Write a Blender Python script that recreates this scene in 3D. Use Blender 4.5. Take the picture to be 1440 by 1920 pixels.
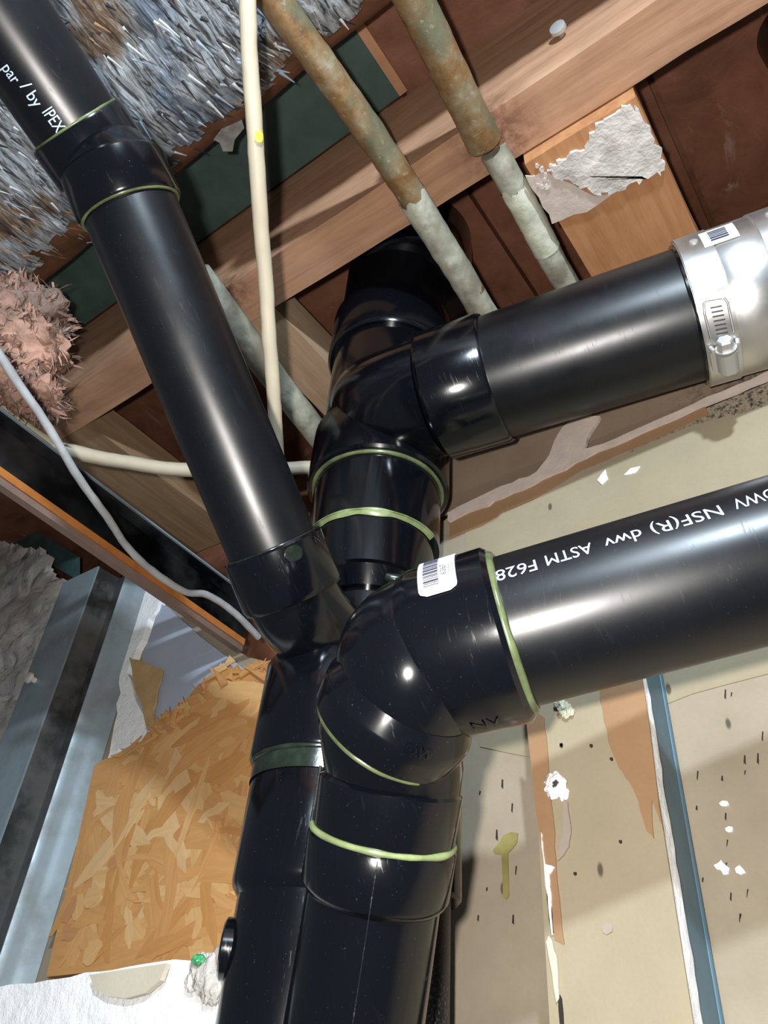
import bpy, bmesh, math, random
import numpy as np
from mathutils import Vector, Matrix, noise as mnoise

random.seed(7)
scene = bpy.context.scene
COL = scene.collection
for o in list(bpy.data.objects):
    bpy.data.objects.remove(o, do_unlink=True)

# ------------------------------------------------------------------ camera
C0 = Vector((0.0, 0.0, 1.8))            # camera position (standing height)
F = 1442.0                              # focal length in pixels of the 1440x1920 frame
zen = Vector((150, -1798, F)).normalized()          # zenith direction, camera axes (right, down, forward)
xv = Vector((2370, -960, -F)); xv = (xv - zen * xv.dot(zen)).normalized()
yv = zen.cross(xv)
AX, AY, AZ = xv, yv, zen                # world axes written in camera axes

def cw(c):                              # camera axes -> world axes
    return Vector((AX.dot(c), AY.dot(c), AZ.dot(c)))

def ray(x, y):
    return cw(Vector(((x - 720) / F, (y - 960) / F, 1.0)))

def P(x, y, d):
    return ray(x, y) * d
def PX(x, y, X):
    r = ray(x, y); return r * (X / r.x)
def PY(x, y, Y):
    r = ray(x, y); return r * (Y / r.y)
def PZ(x, y, Z):
    r = ray(x, y); return r * (Z / r.z)

cam_data = bpy.data.cameras.new('camera')
cam = bpy.data.objects.new('camera', cam_data)
COL.objects.link(cam)
right, down, fwd = cw(Vector((1, 0, 0))), cw(Vector((0, 1, 0))), cw(Vector((0, 0, 1)))
m = Matrix.Identity(4)
for i in range(3):
    m[i][0] = right[i]; m[i][1] = -down[i]; m[i][2] = -fwd[i]; m[i][3] = C0[i]
cam.matrix_world = m
cam_data.sensor_fit = 'VERTICAL'
cam_data.sensor_height = 24.0
cam_data.lens = 24.0 * F / 1920.0
cam_data.clip_start = 0.01
scene.camera = cam

# ------------------------------------------------------------------ light
world = bpy.data.worlds.new('room_ambient')
scene.world = world
world.use_nodes = True
world.node_tree.nodes['Background'].inputs[0].default_value = (0.80, 0.90, 1.0, 1)
world.node_tree.nodes['Background'].inputs[1].default_value = 0.10

def point(name, camoff, power, color, radius):
    l = bpy.data.lights.new(name, 'POINT')
    l.energy = power; l.color = color; l.shadow_soft_size = radius
    o = bpy.data.objects.new(name, l); COL.objects.link(o)
    o.location = C0 + cw(Vector(camoff))
    return o
point('phone_flash', (-0.026, -0.014, -0.004), 8.2, (1.0, 0.955, 0.90), 0.006)
point('room_bulb', (0.03, -0.578, -0.055), 23.0, (0.74, 0.88, 1.0), 0.016)

vs = scene.view_settings
vs.view_transform = 'Standard'; vs.look = 'None'; vs.gamma = 1.0; vs.exposure = 0.42
vs.use_curve_mapping = False

# ------------------------------------------------------------------ materials
class NT:
    def __init__(s, name):
        s.m = bpy.data.materials.new(name); s.m.use_nodes = True
        s.t = s.m.node_tree; s.b = s.t.nodes['Principled BSDF']
        s.co = s.t.nodes.new('ShaderNodeTexCoord').outputs['Object']
    def n(s, kind, **kw):
        nd = s.t.nodes.new(kind)
        for k, v in kw.items(): setattr(nd, k, v)
        return nd
    def link(s, a, b): s.t.links.new(a, b)
    def mapped(s, scale, loc=(0, 0, 0), rot=(0, 0, 0)):
        mp = s.n('ShaderNodeMapping')
        mp.inputs['Scale'].default_value = scale; mp.inputs['Location'].default_value = loc
        mp.inputs['Rotation'].default_value = rot
        s.link(s.co, mp.inputs[0]); return mp.outputs[0]
    def noise(s, scale, vec=None, detail=4, rough=.6, dist=0.0):
        nd = s.n('ShaderNodeTexNoise')
        nd.inputs['Scale'].default_value = scale; nd.inputs['Detail'].default_value = detail
        nd.inputs['Roughness'].default_value = rough; nd.inputs['Distortion'].default_value = dist
        s.link(vec if vec is not None else s.co, nd.inputs['Vector']); return nd.outputs['Fac']
    def voro(s, scale, vec=None, feature='F1'):
        nd = s.n('ShaderNodeTexVoronoi'); nd.feature = feature
        nd.inputs['Scale'].default_value = scale
        s.link(vec if vec is not None else s.co, nd.inputs['Vector']); return nd
    def ramp(s, fac, stops, interp='LINEAR'):
        r = s.n('ShaderNodeValToRGB'); r.color_ramp.interpolation = interp
        el = r.color_ramp.elements
        while len(el) < len(stops): el.new(0.5)
        for e, (p, c) in zip(el, stops):
            e.position = p
            e.color = (c, c, c, 1) if isinstance(c, (int, float)) else (*c, 1)
        s.link(fac, r.inputs[0]); return r.outputs[0]
    def mix(s, fac, a, b, mode='MIX'):
        x = s.n('ShaderNodeMix', data_type='RGBA', blend_type=mode)
        for v, i in ((fac, 0), (a, 6), (b, 7)):
            if isinstance(v, (int, float)): x.inputs[i].default_value = v
            elif isinstance(v, tuple): x.inputs[i].default_value = (*v, 1)
            else: s.link(v, x.inputs[i])
        return x.outputs[2]
    def near(s, p, r0, r1):                      # 1 near object-space point p, 0 beyond r1
        d = s.n('ShaderNodeVectorMath', operation='DISTANCE')
        s.link(s.co, d.inputs[0]); d.inputs[1].default_value = p
        mr = s.n('ShaderNodeMapRange'); s.link(d.outputs['Value'], mr.inputs[0])
        mr.inputs[1].default_value = r0; mr.inputs[2].default_value = r1
        mr.inputs[3].default_value = 1; mr.inputs[4].default_value = 0
        return mr.outputs[0]
    def mul(s, a, b):
        x = s.n('ShaderNodeMath', operation='MULTIPLY')
        for v, i in ((a, 0), (b, 1)):
            if isinstance(v, (int, float)): x.inputs[i].default_value = v
            else: s.link(v, x.inputs[i])
        return x.outputs[0]
    def out(s, col, rough=.7, metal=0., spec=.5, bump=None, bstr=.3, bdist=.002):
        for v, k in ((col, 'Base Color'), (rough, 'Roughness'), (metal, 'Metallic'), (spec, 'Specular IOR Level')):
            if isinstance(v, (int, float)): s.b.inputs[k].default_value = v
            elif isinstance(v, tuple): s.b.inputs[k].default_value = (*v, 1)
            else: s.link(v, s.b.inputs[k])
        if bump is not None:
            b = s.n('ShaderNodeBump'); b.inputs['Strength'].default_value = bstr
            b.inputs['Distance'].default_value = bdist
            s.link(bump, b.inputs['Height']); s.link(b.outputs[0], s.b.inputs['Normal'])
        return s.m

def plain(name, col, rough=.6, metal=0., spec=.5, var=.12, scale=60, bstr=.15, bdist=.001):
    t = NT(name); f = t.noise(scale)
    c = t.ramp(f, [(.3, tuple(x * (1 - var) for x in col)), (.7, tuple(min(1, x * (1 + var)) for x in col))])
    return t.out(c, rough, metal, spec, f, bstr, bdist)

def mat_abs(name, r0, r1):
    t = NT(name)
    f = t.noise(25, detail=6); sp = t.noise(900, detail=2)
    dust = t.ramp(sp, [(.70, 0.), (.78, 1.)])
    base = t.mix(t.mul(dust, .10), (.0022, .0028, .0045), (.35, .36, .36))
    geo = t.n('ShaderNodeNewGeometry'); sep = t.n('ShaderNodeSeparateXYZ'); t.link(geo.outputs['Normal'], sep.inputs[0])
    settled = t.mul(t.ramp(sep.outputs[2], [(.80, 0.), (.97, .75)]), t.ramp(t.noise(420, detail=4), [(.42, 0.), (.60, 1.)]))
    base = t.mix(settled, base, (.12, .09, .065))      # dust lying on upward faces
    sc_ = t.noise(1.0, t.mapped((700, 60, 90), rot=(.4, .3, .6)), 3)
    r = t.mix(t.ramp(sc_, [(.62, 0.), (.68, .35)]), t.ramp(f, [(.3, r0), (.7, r1)]), (.5, .5, .5))
    return t.out(base, r, 0, .5, f, .04, .0006)
def mat_dusty_abs():
    t = NT('dusty_black_plastic')
    sp = t.noise(700, detail=3); f = t.noise(30)
    dust = t.mul(t.ramp(sp, [(.50, 0.), (.70, 1.)]), t.ramp(f, [(.4, 0.), (.6, .5)]))
    return t.out(t.mix(dust, (.01, .011, .013), (.25, .25, .24)), .4, 0, .4, sp, .2, .0005)
def mat_wood(name, cols, axis, dark=.5, scale=1.0, stain=None):
    t = NT(name)
    sc = [90 * scale] * 3; sc[axis] = 7 * scale
    g = t.noise(1.0, t.mapped(tuple(sc)), 6, .65, .4)
    bl = t.noise(11 * scale, detail=5)
    fine = t.noise(1.0, t.mapped(tuple(x * 6 for x in sc)), 3)
    c = t.ramp(g, [(.25, cols[0]), (.5, cols[1]), (.75, cols[2])])
    c = t.mix(t.mul(t.ramp(bl, [(.45, 0.), (.7, 1.)]), dark), c, tuple(x * .35 for x in cols[0]))
    c = t.mix(t.mul(fine, .25), c, cols[2])
    if stain:
        for p, r0, r1, col in stain:
            nn = t.noise(120, detail=5)
            k = t.mul(t.near(p, r0, r1), t.ramp(nn, [(.38, .25), (.6, 1.)]))
            c = t.mix(k, c, col)
    return t.out(c, .75, 0, .25, g, .35, .0012)
def mat_paper(name, a, b, spots=True, mold=None):
    t = NT(name)
    f = t.noise(14, detail=6); ff = t.noise(500, detail=3)
    c = t.ramp(f, [(.3, a), (.7, b)])
    c = t.mix(t.mul(ff, .22), c, tuple(x * .6 for x in a))
    if spots:
        v = t.voro(55, t.mapped((1, 1, .45), rot=(0, .2, 0)))
        k = t.ramp(v.outputs['Distance'], [(.06, 1.), (.10, 0.)])
        pick = t.ramp(v.outputs['Color'], [(.62, 0.), (.66, 1.)])
        c = t.mix(t.mul(t.mul(k, pick), .8), c, (.04, .035, .03))
        v2 = t.voro(20, t.mapped((1, 1, 1), loc=(.3, 0, .2)))
        k2 = t.ramp(v2.outputs['Distance'], [(.05, 1.), (.10, 0.)])
        pick2 = t.ramp(v2.outputs['Color'], [(.72, 0.), (.75, 1.)])
        c = t.mix(t.mul(k2, pick2), c, (.75, .74, .70))
    if mold:
        for p, r0, r1, dens in mold:
            nn = t.noise(260, detail=5, rough=.75)
            k = t.mul(t.near(p, r0, r1), t.ramp(nn, [(dens, 0.), (dens + .10, 1.)]))
            c = t.mix(k, c, (.035, .03, .028))
    return t.out(c, .85, 0, .15, ff, .2, .0006)
def mat_gypsum():
    t = NT('crumbly_white_gypsum')
    f = t.noise(70, detail=8, rough=.7); s = t.noise(160, detail=6, rough=.8)
    c = t.ramp(f, [(.26, (.70, .69, .66)), (.38, (.93, .94, .94)), (.8, (.96, .96, .96))])
    c = t.mix(t.ramp(s, [(.64, 0.), (.70, .8)]), c, (.16, .14, .12))
    return t.out(c, .9, 0, .2, f, .8, .004)
def mat_plaster_grey():
    t = NT('dirty_plaster')
    f = t.noise(35, detail=8, rough=.65, dist=.5); g = t.noise(9)
    c = t.ramp(f, [(.3, (.20, .18, .16)), (.45, (.46, .44, .41)), (.7, (.66, .65, .63))])
    c = t.mix(t.ramp(g, [(.5, 0.), (.62, .5)]), c, (.40, .34, .26))
    return t.out(c, .9, 0, .2, f, .9, .006)
def mat_copper():
    t = NT('tarnished_copper')
    f = t.noise(45, detail=7, rough=.7); g = t.noise(16, detail=3); h = t.noise(200, detail=4)
    c = t.ramp(f, [(.25, (.08, .045, .022)), (.45, (.22, .12, .045)), (.60, (.25, .19, .11)), (.78, (.36, .35, .27))])
    c = t.mix(t.ramp(g, [(.56, 0.), (.66, .7)]), c, (.12, .15, .10))
    c = t.mix(t.ramp(h, [(.62, 0.), (.74, .5)]), c, (.50, .46, .36))
    return t.out(c, t.ramp(f, [(.3, .35), (.7, .7)]), .25, .5, f, .5, .0015)
def mat_limed():
    t = NT('lime_coated_pipe')
    f = t.noise(50, detail=7, rough=.7); g = t.noise(14)
    c = t.ramp(f, [(.28, (.15, .14, .11)), (.45, (.36, .36, .28)), (.72, (.60, .61, .50))])
    c = t.mix(t.ramp(g, [(.45, 0.), (.60, .85)]), c, (.19, .165, .12))
    return t.out(c, .7, 0, .4, f, .5, .0012)
def mat_steel(name, col, rough, dirt=0.0, metal=1.0):
    t = NT(name)
    g = t.noise(1.0, t.mapped((300, 300, 300)), 3); f = t.noise(22, detail=6)
    c = t.mix(t.mul(t.ramp(f, [(.42, 0.), (.66, 1.)]), dirt), col, (.10, .085, .07))
    r = t.ramp(f, [(.3, rough * .8), (.7, rough * 1.3)])
    mt = t.ramp(f, [(.42, metal), (.66, metal * (1. - dirt))])
    return t.out(c, r, mt, .5, g, .03, .0004)
def mat_brown(name):
    t = NT(name)
    f = t.noise(16, detail=7, rough=.65, dist=.6); g = t.noise(1.0, t.mapped((60, 14, 60)), 4)
    s = t.noise(1.0, t.mapped((26, 9, 26), rot=(0, 0, .7)), 6, .7, 1.5)
    c = t.ramp(f, [(.25, (.075, .026, .014)), (.5, (.19, .075, .040)), (.75, (.27, .12, .072))])
    c = t.mix(t.mul(g, .35), c, (.085, .030, .018))
    c = t.mix(t.ramp(s, [(.60, 0.), (.70, .55)]), c, (.36, .27, .21))
    return t.out(c, .6, 0, .35, f, .5, .003)

MAT = {}
MAT['abs'] = mat_abs('glossy_black_fitting', .11, .18)
MAT['abs_pipe'] = mat_abs('satin_black_pipe', .29, .39)
MAT['dusty'] = mat_dusty_abs()
MAT['glue'] = plain('pale_green_cement', (.21, .26, .115), .3, 0, .5, .4, 60)
MAT['glue_mid'] = plain('dull_olive_cement', (.10, .125, .055), .25, 0, .5, .6, 50)
MAT['glue_dark'] = plain('thin_green_cement', (.012, .018, .012), .2, 0, .6, .6, 120)
MAT['white_ink'] = plain('white_print', (.48, .60, .76), .6, 0, .3, .03)
MAT['sticker'] = plain('white_sticker_paper', (.70, .71, .73), .45, 0, .4, .03)
MAT['black_ink'] = plain('dark_print', (.03, .03, .06), .6, 0, .3, .05)
MAT['grey_ink'] = plain('faint_grey_print', (.10, .10, .13), .6, 0, .3, .05)
MAT['gypsum'] = mat_gypsum()
MAT['plaster'] = plain('smeared_plaster', (.60, .56, .52), .85, 0, .2, .28, 55, .8, .004)
MAT['pink_plaster'] = plain('pinkish_joint_compound', (.55, .46, .405), .85, 0, .2, .10, 70, .5, .002)
MAT['dirty_plaster'] = mat_plaster_grey()
MAT['copper'] = mat_copper()
MAT['limed'] = mat_limed()
MAT['lime_white'] = plain('white_lime_scale', (.56, .57, .45), .75, 0, .3, .2, 60, .6, .002)
MAT['galv'] = mat_steel('blue_grey_galvanised_steel', (.30, .37, .41), .45, .55, .35)
MAT['galv_blue'] = mat_steel('blue_painted_steel', (.12, .22, .29), .5, .45, .5)
MAT['galv_dirty'] = mat_steel('dirty_stud_web', (.16, .165, .165), .55, .8)
MAT['stainless'] = mat_steel('stainless_steel', (.70, .685, .665), .36, .0)
MAT['zinc'] = mat_steel('zinc_plated_steel', (.50, .50, .48), .38, .0, .55)
MAT['slot'] = plain('dark_slot', (.05, .04, .035), .5)
MAT['brown'] = mat_brown('stained_brown_subfloor')
MAT['green'] = plain('dull_green_board', (.048, .078, .066), .6, 0, .35, .22, 30)
MAT['paper'] = mat_paper('tan_drywall_paper', (.27, .225, .165), (.37, .315, .235))
MAT['paper_brown'] = mat_paper('brown_torn_paper', (.27, .16, .085), (.33, .20, .11), False)
MAT['paper_light'] = mat_paper('light_drywall_paper', (.29, .245, .165), (.35, .30, .205), True)
MAT['paper_pale'] = mat_paper('pale_paper', (.50, .45, .35), (.58, .53, .42), False)
MAT['paper_grey'] = mat_paper('grey_torn_paper', (.30, .25, .21), (.36, .31, .26), False)
MAT['greyboard'] = plain('blue_grey_paper_face', (.36, .40, .48), .8, 0, .2, .08, 18)
MAT['card'] = plain('torn_cardboard', (.45, .30, .14), .85, 0, .2, .15, 60)
MAT['cable'] = plain('cream_cable_jacket', (.50, .44, .33), .5, 0, .4, .05, 40)
MAT['wire'] = plain('grey_wire_jacket', (.30, .31, .32), .7, 0, .3, .25, 60)
MAT['yellow'] = plain('yellow_smudge', (.70, .50, .07), .5)
MAT['drip'] = plain('olive_primer_drip', (.23, .20, .07), .45, 0, .5, .2, 80)
MAT['insul'] = plain('pink_fibreglass', (.38, .225, .17), .95, 0, .1, .45, 45, .9, .006)
MAT['insul2'] = plain('grey_pink_fibreglass', (.24, .17, .14), .95, 0, .1, .4, 60, .9, .006)
MAT['track'] = mat_steel('black_painted_track', (.028, .034, .042), .40, .25)
MAT['orange'] = plain('orange_stained_wood_edge', (.36, .135, .035), .4, 0, .5, .35, 25)
MAT['lip'] = plain('grey_brown_lip', (.17, .115, .095), .5)
MAT['teal'] = plain('dark_teal_paint', (.05, .11, .11), .5, 0, .4, .3, 40)
MAT['duct'] = plain('rusty_brown_duct', (.17, .075, .035), .6, .1, .5, .5, 30, .5, .003)
MAT['foil_white'] = plain('torn_white_facing', (.60, .64, .68), .6, 0, .4, .2, 120, .5, .002)
MAT['foil_blue'] = plain('pale_blue_facing', (.33, .42, .52), .5, 0, .4, .2, 120, .5, .002)
MAT['foil_grey'] = plain('grey_fibre', (.20, .19, .18), .7, 0, .3, .3, 120, .5, .002)
MAT['foil_dark'] = plain('dark_fibre', (.035, .035, .04), .7, 0, .3, .3, 120, .5, .002)
MAT['foil_tan'] = plain('tan_fibre', (.36, .21, .11), .7, 0, .3, .3, 120, .5, .002)
MAT['foil'] = mat_steel('crumpled_foil', (.55, .58, .64), .22, .1)
MAT['black'] = plain('dark_gap', (.015, .012, .01), .8)
OSB = []
for i, c in enumerate([(.52, .265, .095), (.55, .295, .112), (.58, .34, .14), (.48, .23, .075), (.53, .278, .10), (.60, .38, .18), (.46, .22, .095)]):
    OSB.append(mat_wood('osb_strand_%s' % 'abcdefg'[i], [tuple(x * .8 for x in c), c, tuple(min(1, x * 1.18) for x in c)], 0, .12, 1.6))

# ------------------------------------------------------------------ mesh building
class MB:
    def __init__(s): s.v = []; s.f = []; s.m = []; s.mats = []
    def mi(s, mat):
        if mat not in s.mats: s.mats.append(mat)
        return s.mats.index(mat)
    def add(s, vs_, fs, mat=None):
        b = len(s.v); k = s.mi(mat) if mat is not None else 0
        s.v += [Vector(p) for p in vs_]
        s.f += [tuple(b + i for i in f) for f in fs]; s.m += [k] * len(fs)
        return s
    def lathe(s, p0, p1, prof, n=56, cap=True, mat=None):
        """revolve (t, r) about p0->p1; t in metres from p0"""
        p0, p1 = Vector(p0), Vector(p1); a = (p1 - p0).normalized()
        e1, e2 = frame(a); V = []; Fs = []
        for t, r in prof:
            for k in range(n):
                g = 2 * math.pi * k / n
                V.append(p0 + a * t + (e1 * math.cos(g) + e2 * math.sin(g)) * r)
        for i in range(len(prof) - 1):
            for k in range(n):
                k2 = (k + 1) % n
                Fs.append((i * n + k, i * n + k2, (i + 1) * n + k2, (i + 1) * n + k))
        if cap:
            Fs.append(tuple(range(n - 1, -1, -1)))
            Fs.append(tuple((len(prof) - 1) * n + k for k in range(n)))
        return s.add(V, Fs, mat)
    def sweep(s, pts, rad, n=48, cap=True, mat=None):
        pts = [Vector(p) for p in pts]; N = len(pts)
        rad = [rad] * N if isinstance(rad, (int, float)) else rad
        tg = [(pts[min(i + 1, N - 1)] - pts[max(i - 1, 0)]).normalized() for i in range(N)]
        e1, e2 = frame(tg[0]); V = []; Fs = []
        for i in range(N):
            if i:
                q = tg[i - 1].rotation_difference(tg[i]); e1 = q @ e1; e2 = q @ e2
            for k in range(n):
                g = 2 * math.pi * k / n
                V.append(pts[i] + (e1 * math.cos(g) + e2 * math.sin(g)) * rad[i])
        for i in range(N - 1):
            for k in range(n):
                k2 = (k + 1) % n
                Fs.append((i * n + k, i * n + k2, (i + 1) * n + k2, (i + 1) * n + k))
        if cap:
            Fs.append(tuple(range(n - 1, -1, -1)))
            Fs.append(tuple((N - 1) * n + k for k in range(n)))
        return s.add(V, Fs, mat)
    def box(s, lo, hi, mat=None):
        (a, b, c), (d, e, f) = lo, hi
        V = [(a, b, c), (d, b, c), (d, e, c), (a, e, c), (a, b, f), (d, b, f), (d, e, f), (a, e, f)]
        return s.add(V, [(0, 3, 2, 1), (4, 5, 6, 7), (0, 1, 5, 4), (1, 2, 6, 5), (2, 3, 7, 6), (3, 0, 4, 7)], mat)
    def hexa(s, V, mat=None):
        return s.add(V, [(0, 3, 2, 1), (4, 5, 6, 7), (0, 1, 5, 4), (1, 2, 6, 5), (2, 3, 7, 6), (3, 0, 4, 7)], mat)
    def prism(s, poly, off, mat=None):
        n = len(poly); off = Vector(off)
        V = [Vector(p) for p in poly] + [Vector(p) + off for p in poly]
        Fs = [tuple(range(n)), tuple(range(2 * n - 1, n - 1, -1))]
        Fs += [(i, i + n, (i + 1) % n + n, (i + 1) % n) for i in range(n)]
        return s.add(V, Fs, mat)

def frame(a):
    r = Vector((0, 0, 1)) if abs(a.z) < .9 else Vector((1, 0, 0))
    e1 = a.cross(r).normalized(); return e1, a.cross(e1).normalized()

ORG = {}
def mk(name, mb, mat, parent=None, smooth=None, origin=None, fix=True):
    """one mesh object. coordinates are metres from the camera point; smooth = sharp-edge angle in degrees"""
    if parent is not None: org = ORG[parent.name]
    elif origin is not None: org = Vector(origin)
    else:
        n = len(mb.v)
        org = Vector((sum(p.x for p in mb.v) / n, sum(p.y for p in mb.v) / n, min(p.z for p in mb.v)))
    me = bpy.data.meshes.new(name)
    me.from_pydata([p - org for p in mb.v], [], mb.f)
    ml = [x for x in mb.mats if x is not None]
    for x in (ml if ml else [mat]): me.materials.append(MAT[x] if isinstance(x, str) else x)
    if ml: me.polygons.foreach_set('material_index', mb.m)
    if fix:
        bm = bmesh.new(); bm.from_mesh(me)
        bmesh.ops.recalc_face_normals(bm, faces=bm.faces); bm.to_mesh(me); bm.free()
    if smooth is not None:
        me.polygons.foreach_set('use_smooth', [True] * len(me.polygons))
        me.set_sharp_from_angle(angle=math.radians(smooth))
    me.update()
    o = bpy.data.objects.new(name, me); COL.objects.link(o)
    if parent is not None: o.parent = parent
    else: o.location = org + C0
    ORG[o.name] = org
    return o
def thing(name, label, cat, origin, group=None):
    o = bpy.data.objects.new(name, None); COL.objects.link(o)
    o.empty_display_size = .02
    o.location = Vector(origin) + C0; ORG[o.name] = Vector(origin)
    return tag(o, label, cat, group)
def tag(o, label, cat, group=None):
    o['label'] = label; o['category'] = cat
    if group: o['group'] = group
    return o
def struct(o, label=None):
    o['kind'] = 'structure'
    if label: o['label'] = label
    return o
def plabel(o, label): o['label'] = label; return o

def bez(pts, n=24):
    """Catmull-Rom through points"""
    pts = [Vector(p) for p in pts]; q = [pts[0] * 2 - pts[1]] + pts + [pts[-1] * 2 - pts[-2]]
    out = []
    for i in range(1, len(q) - 2):
        for k in range(n):
            t = k / n
            out.append(.5 * ((2 * q[i]) + (q[i + 1] - q[i - 1]) * t + (2 * q[i - 1] - 5 * q[i] + 4 * q[i + 1] - q[i + 2]) * t * t
                             + (3 * q[i] - q[i - 1] - 3 * q[i + 1] + q[i + 2]) * t ** 3))
    out.append(pts[-1]); return out
def cubic(a, b, c, d, n=24):
    return [a * (1 - t) ** 3 + b * 3 * t * (1 - t) ** 2 + c * 3 * t * t * (1 - t) + d * t ** 3 for t in [i / n for i in range(n + 1)]]

def hitcyl(x, y, p0, a, r):
    """where the line of sight through (x, y) meets the cylinder"""
    d = ray(x, y).normalized(); a = a.normalized()
    dp = d - a * d.dot(a); o = -p0; op = o - a * o.dot(a)
    A = dp.dot(dp); B = 2 * dp.dot(op); Cc = op.dot(op) - r * r
    disc = max(B * B - 4 * A * Cc, 0)
    t = (-B - math.sqrt(disc)) / (2 * A)
    h = d * t; s = (h - p0).dot(a); n = (h - p0 - a * s).normalized()
    return h, s, n
def cyl_map(p0, a, r, s0, n0, U):
    """(u, v) on the cylinder skin: u along U (= +-a), v around it"""
    V = n0.cross(U)
    sg = 1 if U.dot(a) > 0 else -1
    def f(u, v, lift=0.):
        g = v / r
        return p0 + a * (s0 + sg * u) + (n0 * math.cos(g) + V * math.sin(g)) * (r + lift)
    return f
def patch(mb, f, u0, u1, v0, v1, th=.0003, nu=1, nv=8, lift=.0002, round_=0., mat=None):
    V = []; Fs = []
    for L in (lift, lift + th):
        for j in range(nv + 1):
            v = v0 + (v1 - v0) * j / nv
            ins = 0.
            if round_:
                e = min(v - v0, v1 - v)
                if e < round_: ins = round_ - math.sqrt(max(round_ ** 2 - (round_ - e) ** 2, 0))
            for i in range(nu + 1):
                V.append(f(u0 + ins + (u1 - u0 - 2 * ins) * i / nu, v, L))
    w = nu + 1; N = w * (nv + 1)
    for j in range(nv):
        for i in range(nu):
            q = (j * w + i, j * w + i + 1, (j + 1) * w + i + 1, (j + 1) * w + i)
            Fs.append(tuple(reversed(q))); Fs.append(tuple(N + k for k in q))
    rim = [i for i in range(w)] + [j * w + nu for j in range(1, nv + 1)] + [nv * w + i for i in range(nu - 1, -1, -1)] + [j * w for j in range(nv - 1, 0, -1)]
    for k in range(len(rim)):
        a_, b_ = rim[k], rim[(k + 1) % len(rim)]
        Fs.append((a_, b_, N + b_, N + a_))
    return mb.add(V, Fs, mat)
def text_mb(txt, size, f, lift=.00025, bold=0.0, sx=1.0, slices=10):
    cu = bpy.data.curves.new('print', 'FONT'); cu.body = txt; cu.size = size; cu.offset = bold
    cu.resolution_u = 4
    ob = bpy.data.objects.new('print', cu); COL.objects.link(ob)
    dg = bpy.context.evaluated_depsgraph_get(); me = ob.evaluated_get(dg).to_mesh()
    bm = bmesh.new(); bm.from_mesh(me)
    ys = [v.co.y for v in bm.verts]; lo, hi = min(ys), max(ys)
    for k in range(1, slices):
        g = bm.verts[:] + bm.edges[:] + bm.faces[:]
        bmesh.ops.bisect_plane(bm, geom=g, plane_co=(0, lo + (hi - lo) * k / slices, 0), plane_no=(0, 1, 0))
    bm.verts.ensure_lookup_table(); bm.verts.index_update()
    mb = MB(); mb.add([f(v.co.x * sx, v.co.y, lift) for v in bm.verts], [tuple(v.index for v in fc.verts) for fc in bm.faces])
    bm.free(); ob.to_mesh_clear()
    bpy.data.objects.remove(ob, do_unlink=True); bpy.data.curves.remove(cu)
    return mb
def fit_text(txt, size, p0, a, r, start, end, U, lift=.0002, bold=0.):
    """lettering on a pipe, stretched to run from one spot to the other"""
    h0, s0, n0 = hitcyl(*start, p0, a, r); h1, s1, n1 = hitcyl(*end, p0, a, r)
    want = abs(s1 - s0)
    probe = text_mb(txt, size, lambda u, v, l=0.: Vector((u, v, 0)))
    w0, w1 = min(p.x for p in probe.v), max(p.x for p in probe.v)
    k = want / (w1 - w0); f = cyl_map(p0, a, r, s0, n0, U)
    return text_mb(txt, size, lambda u, v, l=0.: f((u - w0) * k, v, l), lift, bold)
def roughen(mb, amp, freq, axis=None):
    for i, p in enumerate(mb.v):
        nv = mnoise.noise_vector(p * freq)
        if axis is not None: nv = Vector(axis) * nv.x
        mb.v[i] = p + nv * amp
    return mb
def gridbox(lo, hi, step, mb=None):
    """a box whose faces are cut into cells so it can be roughened"""
    mb = mb or MB(); lo = Vector(lo); hi = Vector(hi)
    n = [max(1, int(round((hi[i] - lo[i]) / step[i]))) for i in range(3)]
    for ax in range(3):
        b, c = (ax + 1) % 3, (ax + 2) % 3
        for side in (0, 1):
            V = []; Fs = []
            for i in range(n[b] + 1):
                for j in range(n[c] + 1):
                    p = [0, 0, 0]; p[ax] = (lo, hi)[side][ax]
                    p[b] = lo[b] + (hi[b] - lo[b]) * i / n[b]; p[c] = lo[c] + (hi[c] - lo[c]) * j / n[c]
                    V.append(p)
            w = n[c] + 1
            for i in range(n[b]):
                for j in range(n[c]):
                    q = (i * w + j, (i + 1) * w + j, (i + 1) * w + j + 1, i * w + j + 1)
                    Fs.append(q if side else tuple(reversed(q)))
            mb.add(V, Fs)
    return mb
def pxpoly(pts, Y): return [PY(x, y, Y) for x, y in pts]
def jag(pts, amp, n=3):
    """ragged version of a pixel outline"""
    out = []
    for i in range(len(pts)):
        a, b = pts[i], pts[(i + 1) % len(pts)]
        for k in range(n):
            t = k / n
            out.append((a[0] + (b[0] - a[0]) * t + random.uniform(-amp, amp) * (k > 0), a[1] + (b[1] - a[1]) * t + random.uniform(-amp, amp) * (k > 0)))
    return out

# ================================================================== setting
WY = 0.40          # back face of the far drywall
ZB = 0.547         # underside of the joist
ZC = 0.680         # underside of the subfloor
J1, J2 = 0.216, 0.254
SEAM = 0.41

# subfloor: brown boards and one green board
ceil = mk('ceiling', MB().box((-1.7, -.5, ZC + .014), (.6, .62, ZC + .03)), 'brown'); struct(ceil)
gx = PZ(742, 110, ZC).x
for x0, x1, mt, y0, y1 in [(-1.7, -1.05, 'brown', -.5, .62), (-1.045, -.75, 'brown', -.5, .62), (-.745, gx - .012, 'brown', J1, .62),
                   (-.745, gx - .012, 'green', -.5, J1 - .002), (gx - .006, -.02, 'brown', -.5, .62), (-.015, .28, 'brown', -.5, .62), (.285, .6, 'brown', -.5, .62)]:
    mk('subfloor_board', gridbox((x0, y0, ZC), (x1, y1, ZC + .014), (.1, .1, .02)), mt, ceil)
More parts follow.
